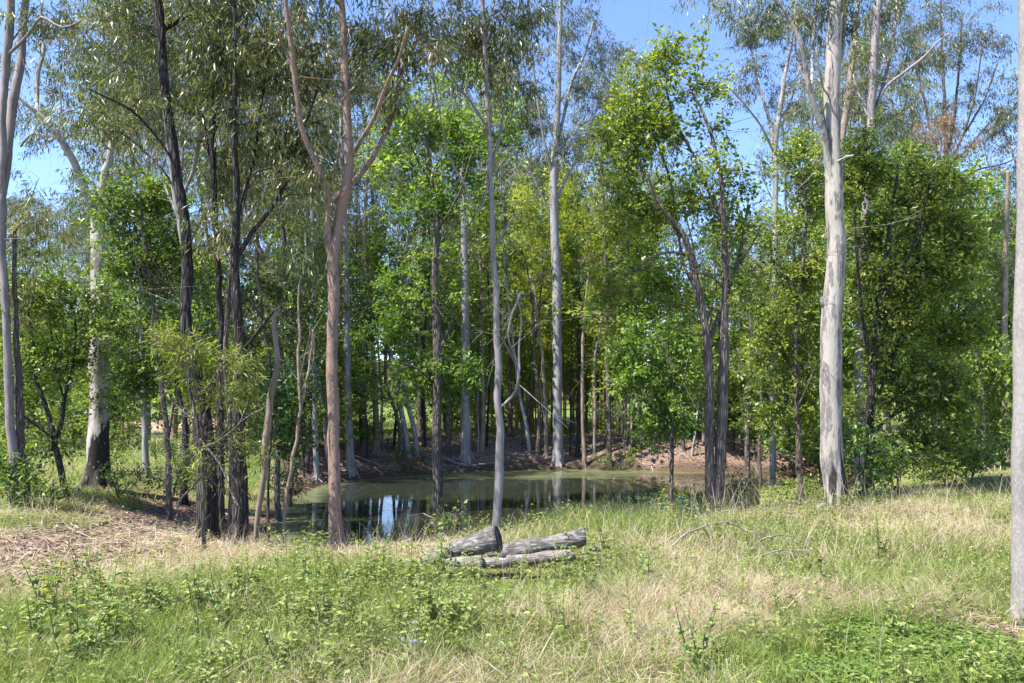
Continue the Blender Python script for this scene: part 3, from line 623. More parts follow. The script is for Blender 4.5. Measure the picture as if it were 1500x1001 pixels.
tree('sapling', 'thin grey stem right of the tall middle gum on the far bank', [(856,682,6),(854,620,5),(853,560,5),(855,480,4),(862,400,3)], 'tan_bark', seed=41, crown=[(860,420,40,50,14)], cat='sapling')
tree('sapling', 'slim pole on the far bank between the bluish trunk and the lilac-grey tree', [(748,640,7),(747,560,6),(745,480,5),(740,380,4),(738,280,3)], 'brown_bark', D=28.5, seed=42, crown=[(740,330,50,80,18)], cat='sapling')
# ---- right centre
tree('camphor_tree', 'double-stemmed tree in the grass right of centre with a tall bright green crown',
     [(1052,757,20),(1054,700,17),(1056,640,16),(1059,560,15),(1060,500,14),(1062,440,12),(1062,390,10),(1060,320,8),(1054,250,6),(1036,180,5),(1010,130,3)], 'brown_bark', D=11.4, seed=43,
     limbs=[(-.25,(1052,752,15),(1041,720,15),(1040,660,14),(1040,600,13),(1038,530,13),(1034,480,12),(1022,425,12),(1012,375,10),(1000,342,8),(982,322,7),(966,300,5),(950,260,3)), (.4,(1042,500,8),(1056,455,9),(1070,415,8),(1080,392,7),(1088,350,5),(1096,300,4)),
            (.5,(1060,330,4),(1030,260,4),(1008,215,4),(990,180,4),(975,130,3)), (-.6,(1012,375,5),(975,370,4),(945,385,3),(920,400,3)), (.5,(1022,425,5),(1000,380,4),(985,280,4),(960,200,3)), (.6,(1062,400,4),(1095,370,3),(1115,330,2)), (-.3,(1062,430,3),(1040,405,3),(1000,400,3))],
     crown=[(985,95,40,40,26),(930,150,45,50,32),(1030,125,40,36,12),(905,225,40,50,32),(965,190,45,50,22),(1045,200,40,50,10),(925,310,45,50,30),(990,290,50,50,20),(1050,320,45,50,18),(900,410,40,50,20),(960,410,50,50,20),(1085,390,34,50,14),(1075,270,30,40,8),(1010,460,50,36,10)], style='broad', leaf='broad_bright', size=1.0, lmul=.8)
tree('small_tree', 'small bright-leaved tree on the water edge left of the double-stemmed tree',
     [(985,735,6),(984,680,6),(985,620,5),(990,570,5),(978,520,4),(960,490,3)], 'brown_bark', D=14.2, seed=44,
     limbs=[(.4,(984,640,3),(955,600,3),(930,580,2)), (-.4,(985,600,3),(1000,560,3),(1010,520,2))],
     crown=[(955,500,40,36,34),(940,560,45,36,36),(985,540,40,50,30),(990,610,36,30,18),(915,520,22,26,10),(955,620,30,24,10)], style='broad', leaf='broad_bright')
tree('gum_tree', 'big white gum with grey patches and black base, standing alone at right',
     [(1228,748,36),(1223,715,33),(1218,670,31),(1216,610,30),(1216,540,30),(1217,480,29),(1222,420,28),(1225,370,27),(1222,300,25),(1220,220,24),(1219,140,24),(1220,80,23),(1223,30,22),(1230,-40,19)], 'white_gum', seed=45, jit=.005, flare=1.12,
     limbs=[(-.5,(1221,290,9),(1214,235,10),(1206,195,10),(1196,165,10),(1188,140,9),(1181,105,8),(1173,65,7),(1155,25,5),(1130,-5,4),(1100,-20,3)), (.5,(1226,130,6),(1231,85,8),(1235,45,9),(1237,10,9),(1240,-40,8)), (.3,(1189,145,5),(1190,100,5),(1192,50,5),(1200,-10,4)), (-.3,(1220,246,5),(1228,236,4),(1242,229,3),(1250,228,3)),
            (0,(1213,455,12),(1206,444,12),(1203,436,5)), (.4,(1188,140,4),(1176,110,3),(1166,80,3),(1165,30,3)), (-.4,(1219,140,3),(1206,130,3),(1195,70,2))],
     crown=[(1160,20,60,40,20),(1100,10,50,24,8),(1250,20,40,50,8),(1050,0,50,20,5),(1200,-90,170,60,40)], style='gum', top=3,
     extra=lambda tr, L, r: [tube(tr, *smooth_path([P(1214, 738, 11.4), P(1200, 742, 11.3), P(1188, 756, 11.2), P(1182, 775, 11.15)], [.03, .03, .022, .012], .08, .006, r), 7)])
tree('gum_tree', 'slender pale gum in the sky gap left of the big white gum',
     [(1131,662,10),(1132,600,9),(1134,500,9),(1135,400,8),(1136,330,8),(1136,260,8),(1136,205,8),(1143,160,7),(1150,110,6),(1160,60,4),(1166,0,3)], 'pale_gum', D=24, seed=46,
     limbs=[(.6,(1136,250,6),(1132,200,6),(1124,165,5),(1110,120,4),(1098,60,3)), (-.6,(1136,230,4),(1118,190,3),(1096,160,3),(1070,130,2)), (.6,(1140,180,4),(1158,150,3),(1168,110,3),(1180,80,2))],
     crown=[(1110,50,45,50,40),(1150,60,45,50,34),(1085,110,30,40,12),(1120,130,50,40,14),(1180,110,30,50,12)], leaf='gum_leaf_grey', size=1.25)
tree('gum_tree', 'brown-limbed gum directly behind the big white gum, leaning right', [(1228,640,12),(1228,500,11),(1229,400,10),(1231,300,9),(1233,210,9),(1240,160,10),(1246,110,9),(1251,60,7),(1258,0,5)], 'tan_bark', D=21, seed=47,
     limbs=[(.4,(1240,160,4),(1262,110,4),(1275,50,3))], crown=[(1255,60,40,50,26),(1230,150,40,40,10),(1275,130,30,40,10)], leaf='gum_leaf', size=1.15)
tree('gum_tree', 'pinkish gum rising above the dense green tree at right with a long bare side limb',
     [(1256,655,13),(1260,500,12),(1263,400,11),(1266,330,11),(1270,260,11),(1275,180,11),(1278,120,12),(1282,60,11),(1287,0,10),(1290,-50,8)], 'grey_smooth', D=18, seed=48,
     limbs=[(.6,(1274,195,6),(1284,155,6),(1296,120,6),(1303,80,6),(1312,35,5),(1322,-10,4)), (-.5,(1283,158,4),(1298,128,4),(1322,108,4),(1350,88,4),(1370,65,3),(1390,50,3)), (.6,(1275,180,3),(1262,150,3),(1250,110,2))],
     crown=[(1260,110,40,50,22),(1320,40,50,40,26),(1300,170,50,40,16),(1350,70,40,40,14),(1280,-20,80,40,24)], leaf='gum_leaf', size=1.1)
tree('gum_tree', 'airy gum at far right fanning thin dark branches across the sky',
     [(1385,640,10),(1384,500,9),(1384,400,8),(1385,300,8),(1386,240,7),(1384,160,5),(1380,80,4),(1378,0,3)], 'brown_bark', D=27, seed=49,
     limbs=[(.8,(1386,240,4),(1398,170,4),(1404,100,4),(1410,20,3)), (-.6,(1386,250,4),(1410,200,4),(1428,140,3),(1440,60,2)), (.6,(1387,250,4),(1420,215,4),(1450,180,3),(1480,165,2)), (.3,(1386,260,4),(1365,200,3),(1352,140,3),(1340,90,2)), (-.6,(1410,205,3),(1440,150,3),(1462,90,2)), (.6,(1385,270,3),(1430,250,3),(1470,240,2),(1490,230,2))],
     crown=[(1390,40,70,50,50),(1440,60,50,60,30),(1350,60,40,60,24),(1460,160,40,50,20),(1400,150,50,50,18),(1340,160,30,40,10)], leaf='gum_leaf_grey', size=1.35)
tree('gum_tree', 'grey smooth trunk cut by the right edge, nearest tree to the camera',
     [(1499,892,33),(1499,820,31),(1499,700,30),(1500,500,28),(1503,350,27),(1505,200,26),(1506,80,26),(1506,0,26),(1507,-80,24)], 'near_gum', D=6.05, seed=50, flare=1.08, rough=.02, jit=.003, top=4, sink=.25)
tree('gum_tree', 'small rust-coloured crown at the feet of the airy gum', [(1378,650,6),(1376,500,6),(1375,400,5),(1374,300,4),(1378,200,3)], 'tan_bark', D=25, seed=51, crown=[(1385,190,22,40,18),(1360,220,24,30,14),(1345,190,20,24,7),(1410,215,14,24,6)], style='gum', leaf='rust_leaf', size=1.1)
tree('camphor_tree', 'dense round green tree right of the big white gum, foliage to the ground',
     [(1272,724,14),(1272,670,13),(1275,600,12),(1280,520,11),(1290,440,9),(1300,360,7),(1310,290,5),(1315,240,3)], 'dark_bark', D=13.4, seed=52,
     limbs=[(.6,(1274,610,7),(1300,540,7),(1330,480,6),(1360,420,5),(1390,370,4)), (-.6,(1278,540,6),(1262,460,5),(1255,380,4),(1252,300,3)), (1.2,(1274,640,5),(1320,600,5),(1370,570,4),(1410,550,3)), (-.6,(1290,440,5),(1330,380,4),(1350,320,3),(1360,280,2)), (.5,(1300,540,5),(1310,470,5),(1335,400,4),(1345,340,3))],
     crown=[(1275,235,40,45,40),(1300,290,55,60,70),(1370,290,60,50,70),(1270,370,40,60,46),(1330,390,65,60,72),(1400,380,45,70,56),(1290,470,50,55,50),(1360,490,60,55,60),(1420,480,25,60,20),(1290,560,50,50,44),(1350,580,55,50,50),(1410,590,35,50,34),(1330,660,60,40,40),(1260,640,22,30,10),(1400,670,34,34,18)], style='broad', leaf='broad_leaf', size=1.0, lmul=.78)
tree('camphor_tree', 'green leafy tree left of the big white gum, behind the pond end',
     [(1172,664,8),(1168,600,8),(1165,520,7),(1170,440,6),(1178,360,5),(1180,300,4),(1172,250,3)], 'brown_bark', D=17, seed=153,
     limbs=[(.6,(1168,560,4),(1140,500,4),(1125,450,3)), (-.6,(1168,600,4),(1190,550,3),(1205,520,3)), (.5,(1170,440,4),(1150,400,3),(1130,380,2)), (.3,(1178,360,3),(1160,310,3),(1150,270,2))],
     crown=[(1165,240,34,40,34),(1190,300,30,50,30),(1150,350,40,50,28),(1190,410,36,60,44),(1140,440,40,50,36),(1170,520,45,50,46),(1120,520,34,50,24),(1200,580,28,50,24),(1140,590,40,36,26),(1190,235,24,30,12)], style='broad', leaf='broad_bright', size=1.1, lmul=.8)
tree('small_tree', 'leafy tree just behind the fork of the double-stemmed tree', [(1095,660,8),(1094,600,7),(1098,540,6),(1100,470,5),(1096,400,4)], 'brown_bark', D=23, seed=54,
     limbs=[(.5,(1096,560,4),(1080,510,3)), (-.5,(1098,540,3),(1118,480,3))],
     crown=[(1100,470,40,50,44),(1080,560,44,44,34),(1110,400,30,36,20),(1110,620,34,24,14)], style='broad', leaf='broad_leaf', size=1.3)
tree('gum_tree', 'bare pale trunk seen through leaves at far right', [(1368,640,7),(1367,580,7),(1366,520,7),(1365,440,6),(1362,360,4)], 'pale_gum', D=24, seed=55, crown=[(1440,360,40,50,14)], leaf='gum_leaf_grey', size=1.3)
tree('gum_tree', 'grey-brown trunk just left of the nearest right edge trunk', [(1474,650,10),(1473,560,10),(1471,480,9),(1472,420,8),(1474,340,6),(1476,250,4)], 'tan_bark', D=20, seed=56, crown=[(1470,380,50,60,26),(1440,430,30,50,12),(1480,300,30,40,8)], leaf='gum_leaf', size=1.2)
tree('small_tree', 'pale green tree low at far right under the grey-brown trunk', [(1440,665,6),(1440,600,6),(1436,550,5),(1430,510,3)], 'brown_bark', D=18, seed=57, limbs=[(.4,(1438,580,3),(1465,540,3))],
     crown=[(1440,570,40,44,38),(1475,550,30,40,22),(1450,640,50,36,30),(1420,520,24,24,8)], style='broad', leaf='broad_bright', size=1.15, lmul=.8)
tree('sapling', 'thin dark sapling between the double stems and the pond end', [(1114,700,5),(1113,650,5),(1116,600,5),(1112,540,4)], 'brown_bark', D=20.5, seed=58, crown=[(1112,560,34,40,14)], style='broad', leaf='broad_leaf', cat='sapling')

for i, (lab, u, v, DD, cr_, lf, br) in enumerate([
    ('bright sapling on the far bank right of the pink gum, leaves at mid height', 532, 672, None, [(540,470,44,50,26),(515,540,34,40,16),(560,400,40,50,18)], 'broad_bright', 'brown_bark'),
    ('leafy sapling left of the bluish trunk on the far bank', 655, 668, None, [(660,470,40,44,24),(640,400,40,44,18),(668,540,34,34,14)], 'broad_bright', 'brown_bark'),
    ('tall leafy sapling between bluish trunk and lilac-grey tree', 706, 662, None, [(705,440,40,50,24),(700,360,44,44,24),(712,530,34,34,14),(735,480,30,40,10)], 'broad_bright', 'tan_bark'),
    ('leafy sapling hugging the left of the tall middle gum', 788, 664, None, [(780,470,36,50,22),(770,390,40,50,22),(790,550,28,30,8)], 'broad_leaf', 'brown_bark'),
    ('leafy sapling right of the tall middle gum with a dark rounded crown', 846, 668, None, [(850,440,38,44,26),(858,510,34,40,18),(845,370,34,40,14)], 'broad_leaf', 'dark_bark'),
    ('light green tree over the far bank left of the double-stemmed crown', 925, 660, None, [(925,470,36,44,18),(900,400,40,44,18),(935,350,40,50,16)], 'broad_bright', 'tan_bark'),
    ('leafy sapling at the left corner of the far bank', 450, 690, None, [(460,520,36,50,20),(445,450,40,50,20),(470,600,30,34,10)], 'broad_leaf', 'brown_bark'),
    ('leafy sapling seen between the double stems and the white gum', 1150, 668, None, [(1140,480,40,44,20),(1120,430,34,40,14),(1160,570,30,34,10)], 'broad_bright', 'brown_bark')]):
    c0 = cr_[0]
    tree('sapling', lab, [(u, v, 7), (u + 2, v - 60, 6), ((u + c0[0]) / 2, c0[1] + 50, 5), (c0[0], c0[1] - 20, 4), (cr_[1][0], cr_[1][1] - 10, 2)], br, D=DD, seed=160 + i, crown=cr_, style='broad', leaf=lf, size=1.45, cat='sapling')

# ------------------------------------------------------------------ bamboo
def bamboo():
    r = np.random.default_rng(60); D = 33.0
    b0 = P(835, 640, D); b0[2] = gz1(b0[0], b0[1])
    root = empty('bamboo_clump', b0, 'bamboo clump of yellow-brown canes with feathery light green tops behind the middle gum', 'bamboo')
    cr = MB(); clus = []
    for i in range(64):
        a = r.uniform(0, 2 * pi); q = r.random() ** .6
        x = b0[0] + cos(a) * q * 3.1; y = b0[1] + sin(a) * q * 1.8
        lean = np.array([cos(a) * q * 1.3 + r.normal(0, .35), sin(a) * q * .9, 0]); H = r.uniform(7.5, 12.5)
        pts = [np.array([x, y, gz1(x, y) - .1]) + lean * t ** 2 * 1.25 + np.array([0, 0, H * (t - .12 * t ** 3)]) for t in np.linspace(0, 1, 8)]
        mb = MB(); pa, ra = smooth_path(pts, np.linspace(.036, .006, 8), .5)
        tube(mb, pa, ra, 5); 
        n = 60
        kk = r.integers(int(len(pa) * .38), len(pa), n); p0 = pa[kk]; p1 = p0 + r.normal(0, .45, (n, 3)) + np.array([0, 0, .15])
        sticks(mb, p0, p1, np.full(n, .005), np.full(n, .002))
        mb.build('culm', M['culm'], root, smooth=True, origin=b0)
        m = 2100; s = r.integers(0, n, m); t = r.random((m, 1)); p = p0[s] + (p1[s] - p0[s]) * t + r.normal(0, .12, (m, 3))
        leaves(cr, p, r.normal(0, .6, (m, 3)) + np.array([0, 0, -.5]), r.normal(0, 1, (m, 3)), .19, .036, np.clip(.58 + r.normal(0, .12) + r.normal(0, .16, m), 0, 1))
    cr.build('foliage', M['bamboo_leaf'], root, origin=b0)
bamboo()

# ------------------------------------------------------------------ shrubs
def shrub(name, label, u, v, wpx, hpx, style='broad', leaf='broad_leaf', D=None, seed=1, size=1.0, lmul=1.0, group=None, n=None, cat='shrub', bark='brown_bark'):
    r = np.random.default_rng(seed)
    if D is None: D = hit(u, v)
    b = P(u, v, D); b[2] = gz1(b[0], b[1]); W = wpx * D / F * .5; H = hpx * D / F
    root = empty(name, b, label, cat, group)
    tr, cr = MB(), MB(); L = []
    for i in range(5):
        a = r.uniform(0, 2 * pi); q = r.random()
        e = b + np.array([cos(a) * W * .6 * q, sin(a) * W * .6 * q, H * (.5 + .4 * r.random())])
        L.append(smooth_path([b - np.array([0, 0, .1]), b * .5 + e * .5 + r.normal(0, .06, 3), e], [.012, .009, .004], .15, .01, r)); tube(tr, *L[-1], 5)
    n = n or int(14 * max(W, .3) * max(H, .3) / .35 ** 2 * .25) + 6; cl = []
    for _ in range(n):
        while True:
            q = r.uniform(-1, 1, 3)
            if (q ** 2).sum() < 1: break
        c = b + np.array([q[0] * W, q[1] * W * .8, H * (.52 + .46 * q[2])])
        c[2] = max(c[2], gz1(c[0], c[1]) + .1); cl.append((*c, STYLE[style]['rc'] * (.5 + .5 * r.random())))
    grow(tr, cr, L, cl, style, r, size, lmul=lmul)
    tr.build('stems', M[bark], root, smooth=True, origin=b); cr.build('foliage', M[leaf], root, origin=b)
    return root
shrub('shrub', 'broad-leaved shrub leaning over the water left of the double-stemmed tree', 962, 712, 110, 62, seed=70, leaf='broad_leaf', D=18.5)
shrub('shrub', 'low ferny bush on the far water edge under the dark narrow trunk', 905, 690, 80, 26, seed=71, style='small', leaf='broad_leaf')
shrub('shrub', 'small bush on the far bank between the pink gum and the flooded trunk', 602, 690, 60, 40, seed=72, style='small', leaf='broad_leaf')
shrub('shrub', 'leafy green bush at the foot of the tree left of the big white gum', 1165, 690, 90, 60, seed=73, leaf='broad_bright', D=19)
shrub('shrub', 'dark bush on the path side, left of the thick black trunks', 245, 745, 90, 95, seed=74, leaf='broad_dark', style='small')
shrub('shrub', 'yellow-green bush in front of the dense round tree at right', 1315, 730, 110, 85, seed=75, leaf='broad_bright', D=12.6, style='broad', lmul=.8)
shrub('shrub', 'bright shrub against the right side of the big white gum', 1258, 735, 70, 170, seed=76, leaf='broad_leaf', D=12.4, lmul=.8)
shrub('shrub', 'drab bush below the far right trees by the dry grass', 1420, 715, 120, 80, seed=77, leaf='broad_leaf', D=14.5)
shrub('shrub', 'leafy bush at the foot of the forked gum on the left edge', 20, 750, 70, 100, seed=78, leaf='broad_leaf', D=11)
shrub('shrub', 'low green bush around the small boughed tree at left', 75, 745, 110, 50, seed=79, leaf='broad_leaf', style='small')
shrub('shrub', 'bush beside the blackened base of the pale gum', 175, 730, 70, 60, seed=80, leaf='broad_leaf', style='small')
shrub('shrub', 'twiggy bush on the near bank between the flooded trunk and the logs', 668, 792, 70, 62, seed=81, leaf='broad_bright', style='small', D=9.6, lmul=.35)
shrub('shrub', 'small leafy bush below the double-stemmed tree on its right', 1085, 757, 60, 60, seed=82, leaf='broad_leaf', style='small', D=11.6, lmul=.6)
shrub('shrub', 'grey twiggy bush across the water left of the small bright tree', 915, 640, 90, 110, seed=83, leaf='gum_leaf_grey', style='gum', D=27, bark='dead_wood', lmul=.5)
shrub('shrub', 'dark green bush on the left pond corner under the dark leafy tree', 425, 712, 70, 70, seed=84, leaf='broad_dark', style='broad', D=17.5)
shrub('shrub', 'bush on the grass beyond the lone grey trunk', 262, 690, 80, 50, seed=85, leaf='broad_leaf', style='small')

SH = [shrub('bank_shrub', 'x', 700, 655, 62, 60, seed=91, leaf='broad_bright', D=28, size=1.5), shrub('bank_shrub', 'x', 1090, 650, 50, 80, seed=92, leaf='broad_leaf', D=28, size=1.4),
      shrub('bank_shrub', 'x', 480, 670, 70, 46, seed=93, leaf='broad_leaf', D=25, style='small', size=1.5), shrub('bank_shrub', 'x', 585, 650, 46, 110, seed=94, leaf='broad_bright', D=29, size=1.6)]
r9 = np.random.default_rng(99); seen = set()
for i, (u, D, k) in enumerate([(700,28,0),(1090,28,1),(480,25,2),(640,29.5,3),(530,29,0),(620,30,2),(655,32,3),(735,34,0),(890,31,0),(1010,30,0),(1040,29,1),(1075,31,3),(1115,28,0),(1150,28,3),(1185,27,1),(1215,25,0),(1240,22,3),(670,36,0),(500,33,3),(455,29,1),(440,24,0),(400,24,3),(370,27,1),(340,23,0),(300,25,3),(270,30,2),(190,26,0),(160,22,2),(110,24,1),(60,22,2),(30,20,0),(700,40,1),(640,42,3),(1060,38,0),(1120,36,1),(1460,22,0),(1400,20,1),(1350,19,2),(1490,18,3),(615,46,1),(650,50,3),(685,47,1),(720,50,3),(760,46,1),(800,50,1),(845,46,3),(885,48,1),(700,58,1),(780,60,3),(860,58,1),(520,38,1)]):
    o = SH[k] if k not in seen else copy_tree(SH[k]); seen.add(k)
    x = P(u, 600, D)[0]; q = r9.uniform(.7, 1.25) * (1.6 if D > 43 else 1); o.location = (x, D, gz1(x, D)); o.scale = (q, q, q * r9.uniform(.8, 1.3)); o.rotation_euler = (0, 0, r9.uniform(0, 6.28))
    sd = 'left of the pond' if u < 430 else ('behind the far bank' if u < 1200 else 'at far right'); nm = ['rounded bright', 'leafy mid-green', 'low fine-leaved', 'upright bright'][k]
    o['label'] = f'{nm} green shrub in the undergrowth {sd}'; o['group'] = f'{nm} shrubs {sd}'

# ------------------------------------------------------------------ background trees (variants, then copies)
def proto_tree(name, H, seed, style, leaf, bark, r0, ncl, spread, zlo, size, lmul=1.0, forks=3):
    r = np.random.default_rng(seed); tr, cr = MB(), MB()
    root = empty(name, (0, 0, 0), '', 'tree')
    pts = [np.array([0, 0, -.3])]; rad = [r0 * 1.25]
    for t in (.05, .25, .5, .75, 1): pts.append(np.array([r.normal(0, .05 * H * t * .5), r.normal(0, .03 * H * t), H * t])); rad.append(r0 * (1 - .82 * t))
    pa, ra = smooth_path(pts, rad, .5, .01, r); tube(tr, pa, ra, 8, rough=.05, r=r); L = [(pa, ra)]
    for i in range(forks):
        k = int(len(pa) * r.uniform(.35, .7)); s = pa[k]; a = r.uniform(0, 2 * pi); q = H * r.uniform(.18, .4)
        e = s + np.array([cos(a) * q * .55, sin(a) * q * .55, q])
        lp = smooth_path([s, s * .5 + e * .5 + np.array([cos(a), sin(a), -.3]) * q * .08, e], [ra[k] * .7, ra[k] * .5, .012], .4, .02, r)
        tube(tr, *lp, 6); L.append(lp)
    cl = []
    for _ in range(ncl):
        z = H * (zlo + (1.06 - zlo) * r.random()); t = (z / H - zlo) / (1.06 - zlo); w = spread * (.45 + 1.1 * sin(pi * min(1, t * .85 + .12)) * .75)
        a = r.uniform(0, 2 * pi); q = w * r.random() ** .5
        cl.append((cos(a) * q, sin(a) * q, z, STYLE[style]['rc'] * (.9 + .8 * r.random()) * size ** .5))
    grow(tr, cr, L, cl, style, r, size, lmul=lmul)
    tr.build('trunk', M[bark], root, smooth=True); cr.build('crown', M[leaf], root)
    return root
protos = [proto_tree('gum_tree', 15, 101, 'gum', 'gum_leaf', 'pale_gum', .16, 150, 2.3, .34, 1.9),
          proto_tree('gum_tree', 17, 102, 'gum', 'gum_leaf_grey', 'tan_bark', .15, 150, 2.2, .4, 1.9),
          proto_tree('gum_tree', 13, 103, 'gum', 'gum_leaf', 'brown_bark', .12, 120, 1.9, .3, 1.9),
          proto_tree('understorey_tree', 8, 104, 'broad', 'broad_bright', 'brown_bark', .08, 130, 2.0, .22, 1.9, lmul=1.5),
          proto_tree('understorey_tree', 6.5, 105, 'broad', 'broad_leaf', 'brown_bark', .07, 110, 2.0, .12, 1.9, lmul=1.5),
          proto_tree('understorey_tree', 9, 106, 'broad', 'broad_bright', 'tan_bark', .08, 120, 1.8, .3, 1.9, lmul=1.5)]
BG = [  # u, D, proto, height wanted as v of the top
  # tall gums beyond the far bank
  (75,34,0,310),(110,48,1,300),(170,30,2,120),(215,36,0,60),(255,28,1,20),(300,32,2,60),(335,24,0,0),(375,30,1,30),(405,22,2,90),(440,30,0,60),(480,27,1,40),(530,31,2,70),(615,30,2,150),
  (655,38,0,120),(700,34,1,90),(735,40,2,160),(775,36,0,150),(880,38,1,120),(915,33,0,90),(1020,34,2,260),(1075,40,0,330),(1110,42,1,380),(1160,38,2,330),(1200,36,0,120),(1240,40,1,80),(1300,36,0,60),(1335,44,2,110),(1375,50,0,260),(1430,40,1,300),(1465,34,2,320),(1490,30,0,250),(1520,27,1,120),
  (35,44,2,290),(5,40,0,300),(-60,30,1,80),(95,55,2,320),(20,60,0,300),(140,60,1,300),(640,48,1,260),(820,50,0,250),(1050,52,2,360),(1120,56,0,390),(1280,50,1,240),
  # green understorey
  (180,24,4,420),(275,22,5,380),(320,27,3,420),(370,34,4,430),(440,26,5,330),(485,24,4,520),(520,33,3,330),(640,36,3,380),(680,38,3,330),(700,31,5,400),(735,36,3,300),(765,42,3,300),(660,44,3,420),(900,36,3,330),(1000,31,4,470),(1030,27,5,420),(1065,32,4,480),(1130,30,3,470),(1150,36,3,420),(1200,25,4,420),(1235,27,5,280),(1300,23,5,240),(1345,21,5,260),(1400,23,3,260),(1420,27,4,330),(1450,27,4,480),(1480,26,3,500),(1510,22,4,420),(-10,24,5,420),(30,27,4,440),(90,33,4,470),(140,40,3,480),(60,50,3,430),(120,62,4,520),(250,60,4,520),(330,64,4,500),(200,70,5,470),
  (500,42,4,480),(670,52,4,480),(715,46,3,450),(760,50,4,470),(1050,44,4,510),(1090,38,4,500),(1135,44,4,500),(1180,32,5,440),(1220,38,4,400),(430,38,3,440),(385,42,4,480),(790,46,5,260),(850,44,3,280),(450,34,5,260),
]
rb = np.random.default_rng(5); used = set()
for u, D, k, vt in BG:
    pr = protos[k]; H = [15, 17, 13, 8, 6.5, 9][k]
    x = P(u, 600, D)[0]; z = gz1(x, D); ht = P(u, vt, D)[2] - z
    o = pr if k not in used else copy_tree(pr); used.add(k)
    s = max(.35, ht / (H * 1.04)); o.location = (x, D, z); w = s if s < 1.1 else s ** .6
    w = max(w, .75 if k >= 3 else .7)
    o.scale = (w, w, s); o.rotation_euler = (0, 0, rb.uniform(0, 6.28))
    if k < 3:
        side = 'left of the pond' if u < 430 else ('behind the far bank' if u < 1180 else 'behind the right-hand trees')
        o['label'] = f'background gum with {["pale", "tan", "brown"][k]} trunk in the woodland {side}'; o['group'] = f'{["pale", "tan", "brown"][k]} background gums {side}'
    else:
        side = 'left of the pond' if u < 430 else ('behind the far bank' if u < 1180 else 'behind the right-hand trees')
        o['label'] = f'{["yellow-green", "low bushy green", "taller green"][k - 3]} understorey tree {side}'; o['group'] = f'{["yellow-green", "low green", "tall green"][k - 3]} understorey trees {side}'
    o['category'] = 'tree'
# thin poles standing along and behind the far bank
pp = []
for i, bk in enumerate(('dark_bark', 'brown_bark', 'pale_gum')):
    r = np.random.default_rng(200 + i); mb = MB()
    pa, ra = smooth_path([np.array([0, 0, -.2]), np.array([.03, 0, 1]), np.array([r.normal(0, .12), 0, 3]), np.array([r.normal(0, .25), .1, 6]), np.array([r.normal(0, .4), 0, 9])], [.05, .042, .035, .024, .006], .4, .015, r)
    tube(mb, pa, ra, 6); cr = MB(); cl = [(r.normal(0, .5), r.normal(0, .5), r.uniform(3.5, 9), .4) for _ in range(16)]
    root = empty('pole_tree', (0, 0, 0), '', 'tree'); grow(mb, cr, [(pa, ra)], cl, 'broad', r, 1.6)
    mb.build('trunk', M[bk], root, smooth=True); cr.build('crown', M['broad_leaf'], root); pp.append(root)
first = set()
for i, (u, v) in enumerate([(530,655),(541,668),(562,650),(577,660),(590,668),(611,668),(622,655),(660,668),(700,664),(713,655),(762,652),(775,662),(835,668),(842,655),(870,664),(925,664),(940,655),(952,668),(965,652),(1001,660),(1012,668),(1075,660),(1088,668),(1142,662),(1155,655),(1178,668),(485,690),(447,700),(232,628),(190,640),(246,665),(1060,650),(1210,660)]):
    k = i % 3; D = hit(u, v); x = P(u, 600, D)[0]
    o = pp[k] if k not in first else copy_tree(pp[k]); first.add(k)
    s = rb.uniform(.75, 1.2); o.location = (x, D, gz1(x, D)); o.scale = (s * rb.uniform(.5, 2.0),) * 2 + (s,); o.rotation_euler = (rb.normal(0, .08), rb.normal(0, .08), rb.uniform(0, 6.28))
    sd = 'left' if u < 500 else ('middle' if u < 900 else 'right')
    o['label'] = f'thin {["black", "brown", "grey"][k]} pole-like tree on or behind the far bank, {sd} part of the row'; o['group'] = f'thin {["black", "brown", "grey"][k]} poles on the far bank, {sd}'
    o['category'] = 'tree'

# far woodland read as one mass
def far_wood():
    r = np.random.default_rng(300); mb = MB(); wd = MB()
    n = 2600; D = r.uniform(66, 150, n); x = r.uniform(-.75, .75, n) * D * 1.15; z0 = gz(x, D)
    H = r.uniform(3, 6.5, n) * np.where(x < -.3 * D, .8, 1.0); w = r.uniform(1.2, 2.6, n)
    uu = CU + F * x / D; H = np.where((np.abs(uu - 578) < 45) | (np.abs(uu - 952) < 50), .8, H); w = np.where(H < 1, .8, w)
    per = 60; ci = np.repeat(np.arange(n), per); m = len(ci)
    q = unit(r.normal(0, 1, (m, 3))) * (r.random((m, 1)) ** .4)
    p = np.stack([x[ci] + q[:, 0] * w[ci], D[ci] + q[:, 1] * w[ci], z0[ci] + H[ci] * (.58 + .42 * q[:, 2])], -1)
    ct = r.normal(0, .2, n)
    leaves(mb, p, r.normal(0, 1, (m, 3)) + np.array([0, 0, -.6]), r.normal(0, 1, (m, 3)), .62, .3, np.clip(.45 + ct[ci] + r.normal(0, .15, m), 0, 1), 0)
    sticks(mb, np.stack([x, D, z0 - .2], -1), np.stack([x, D, z0 + H * .8], -1), np.full(n, .13), np.full(n, .03), mat=1)
    o = mb.build('distant_woodland', [M['gum_leaf'], M['pale_gum']])
    tag(o, 'far-off scrubby woodland closing the view behind everything', 'woodland', kind='stuff')
far_wood()

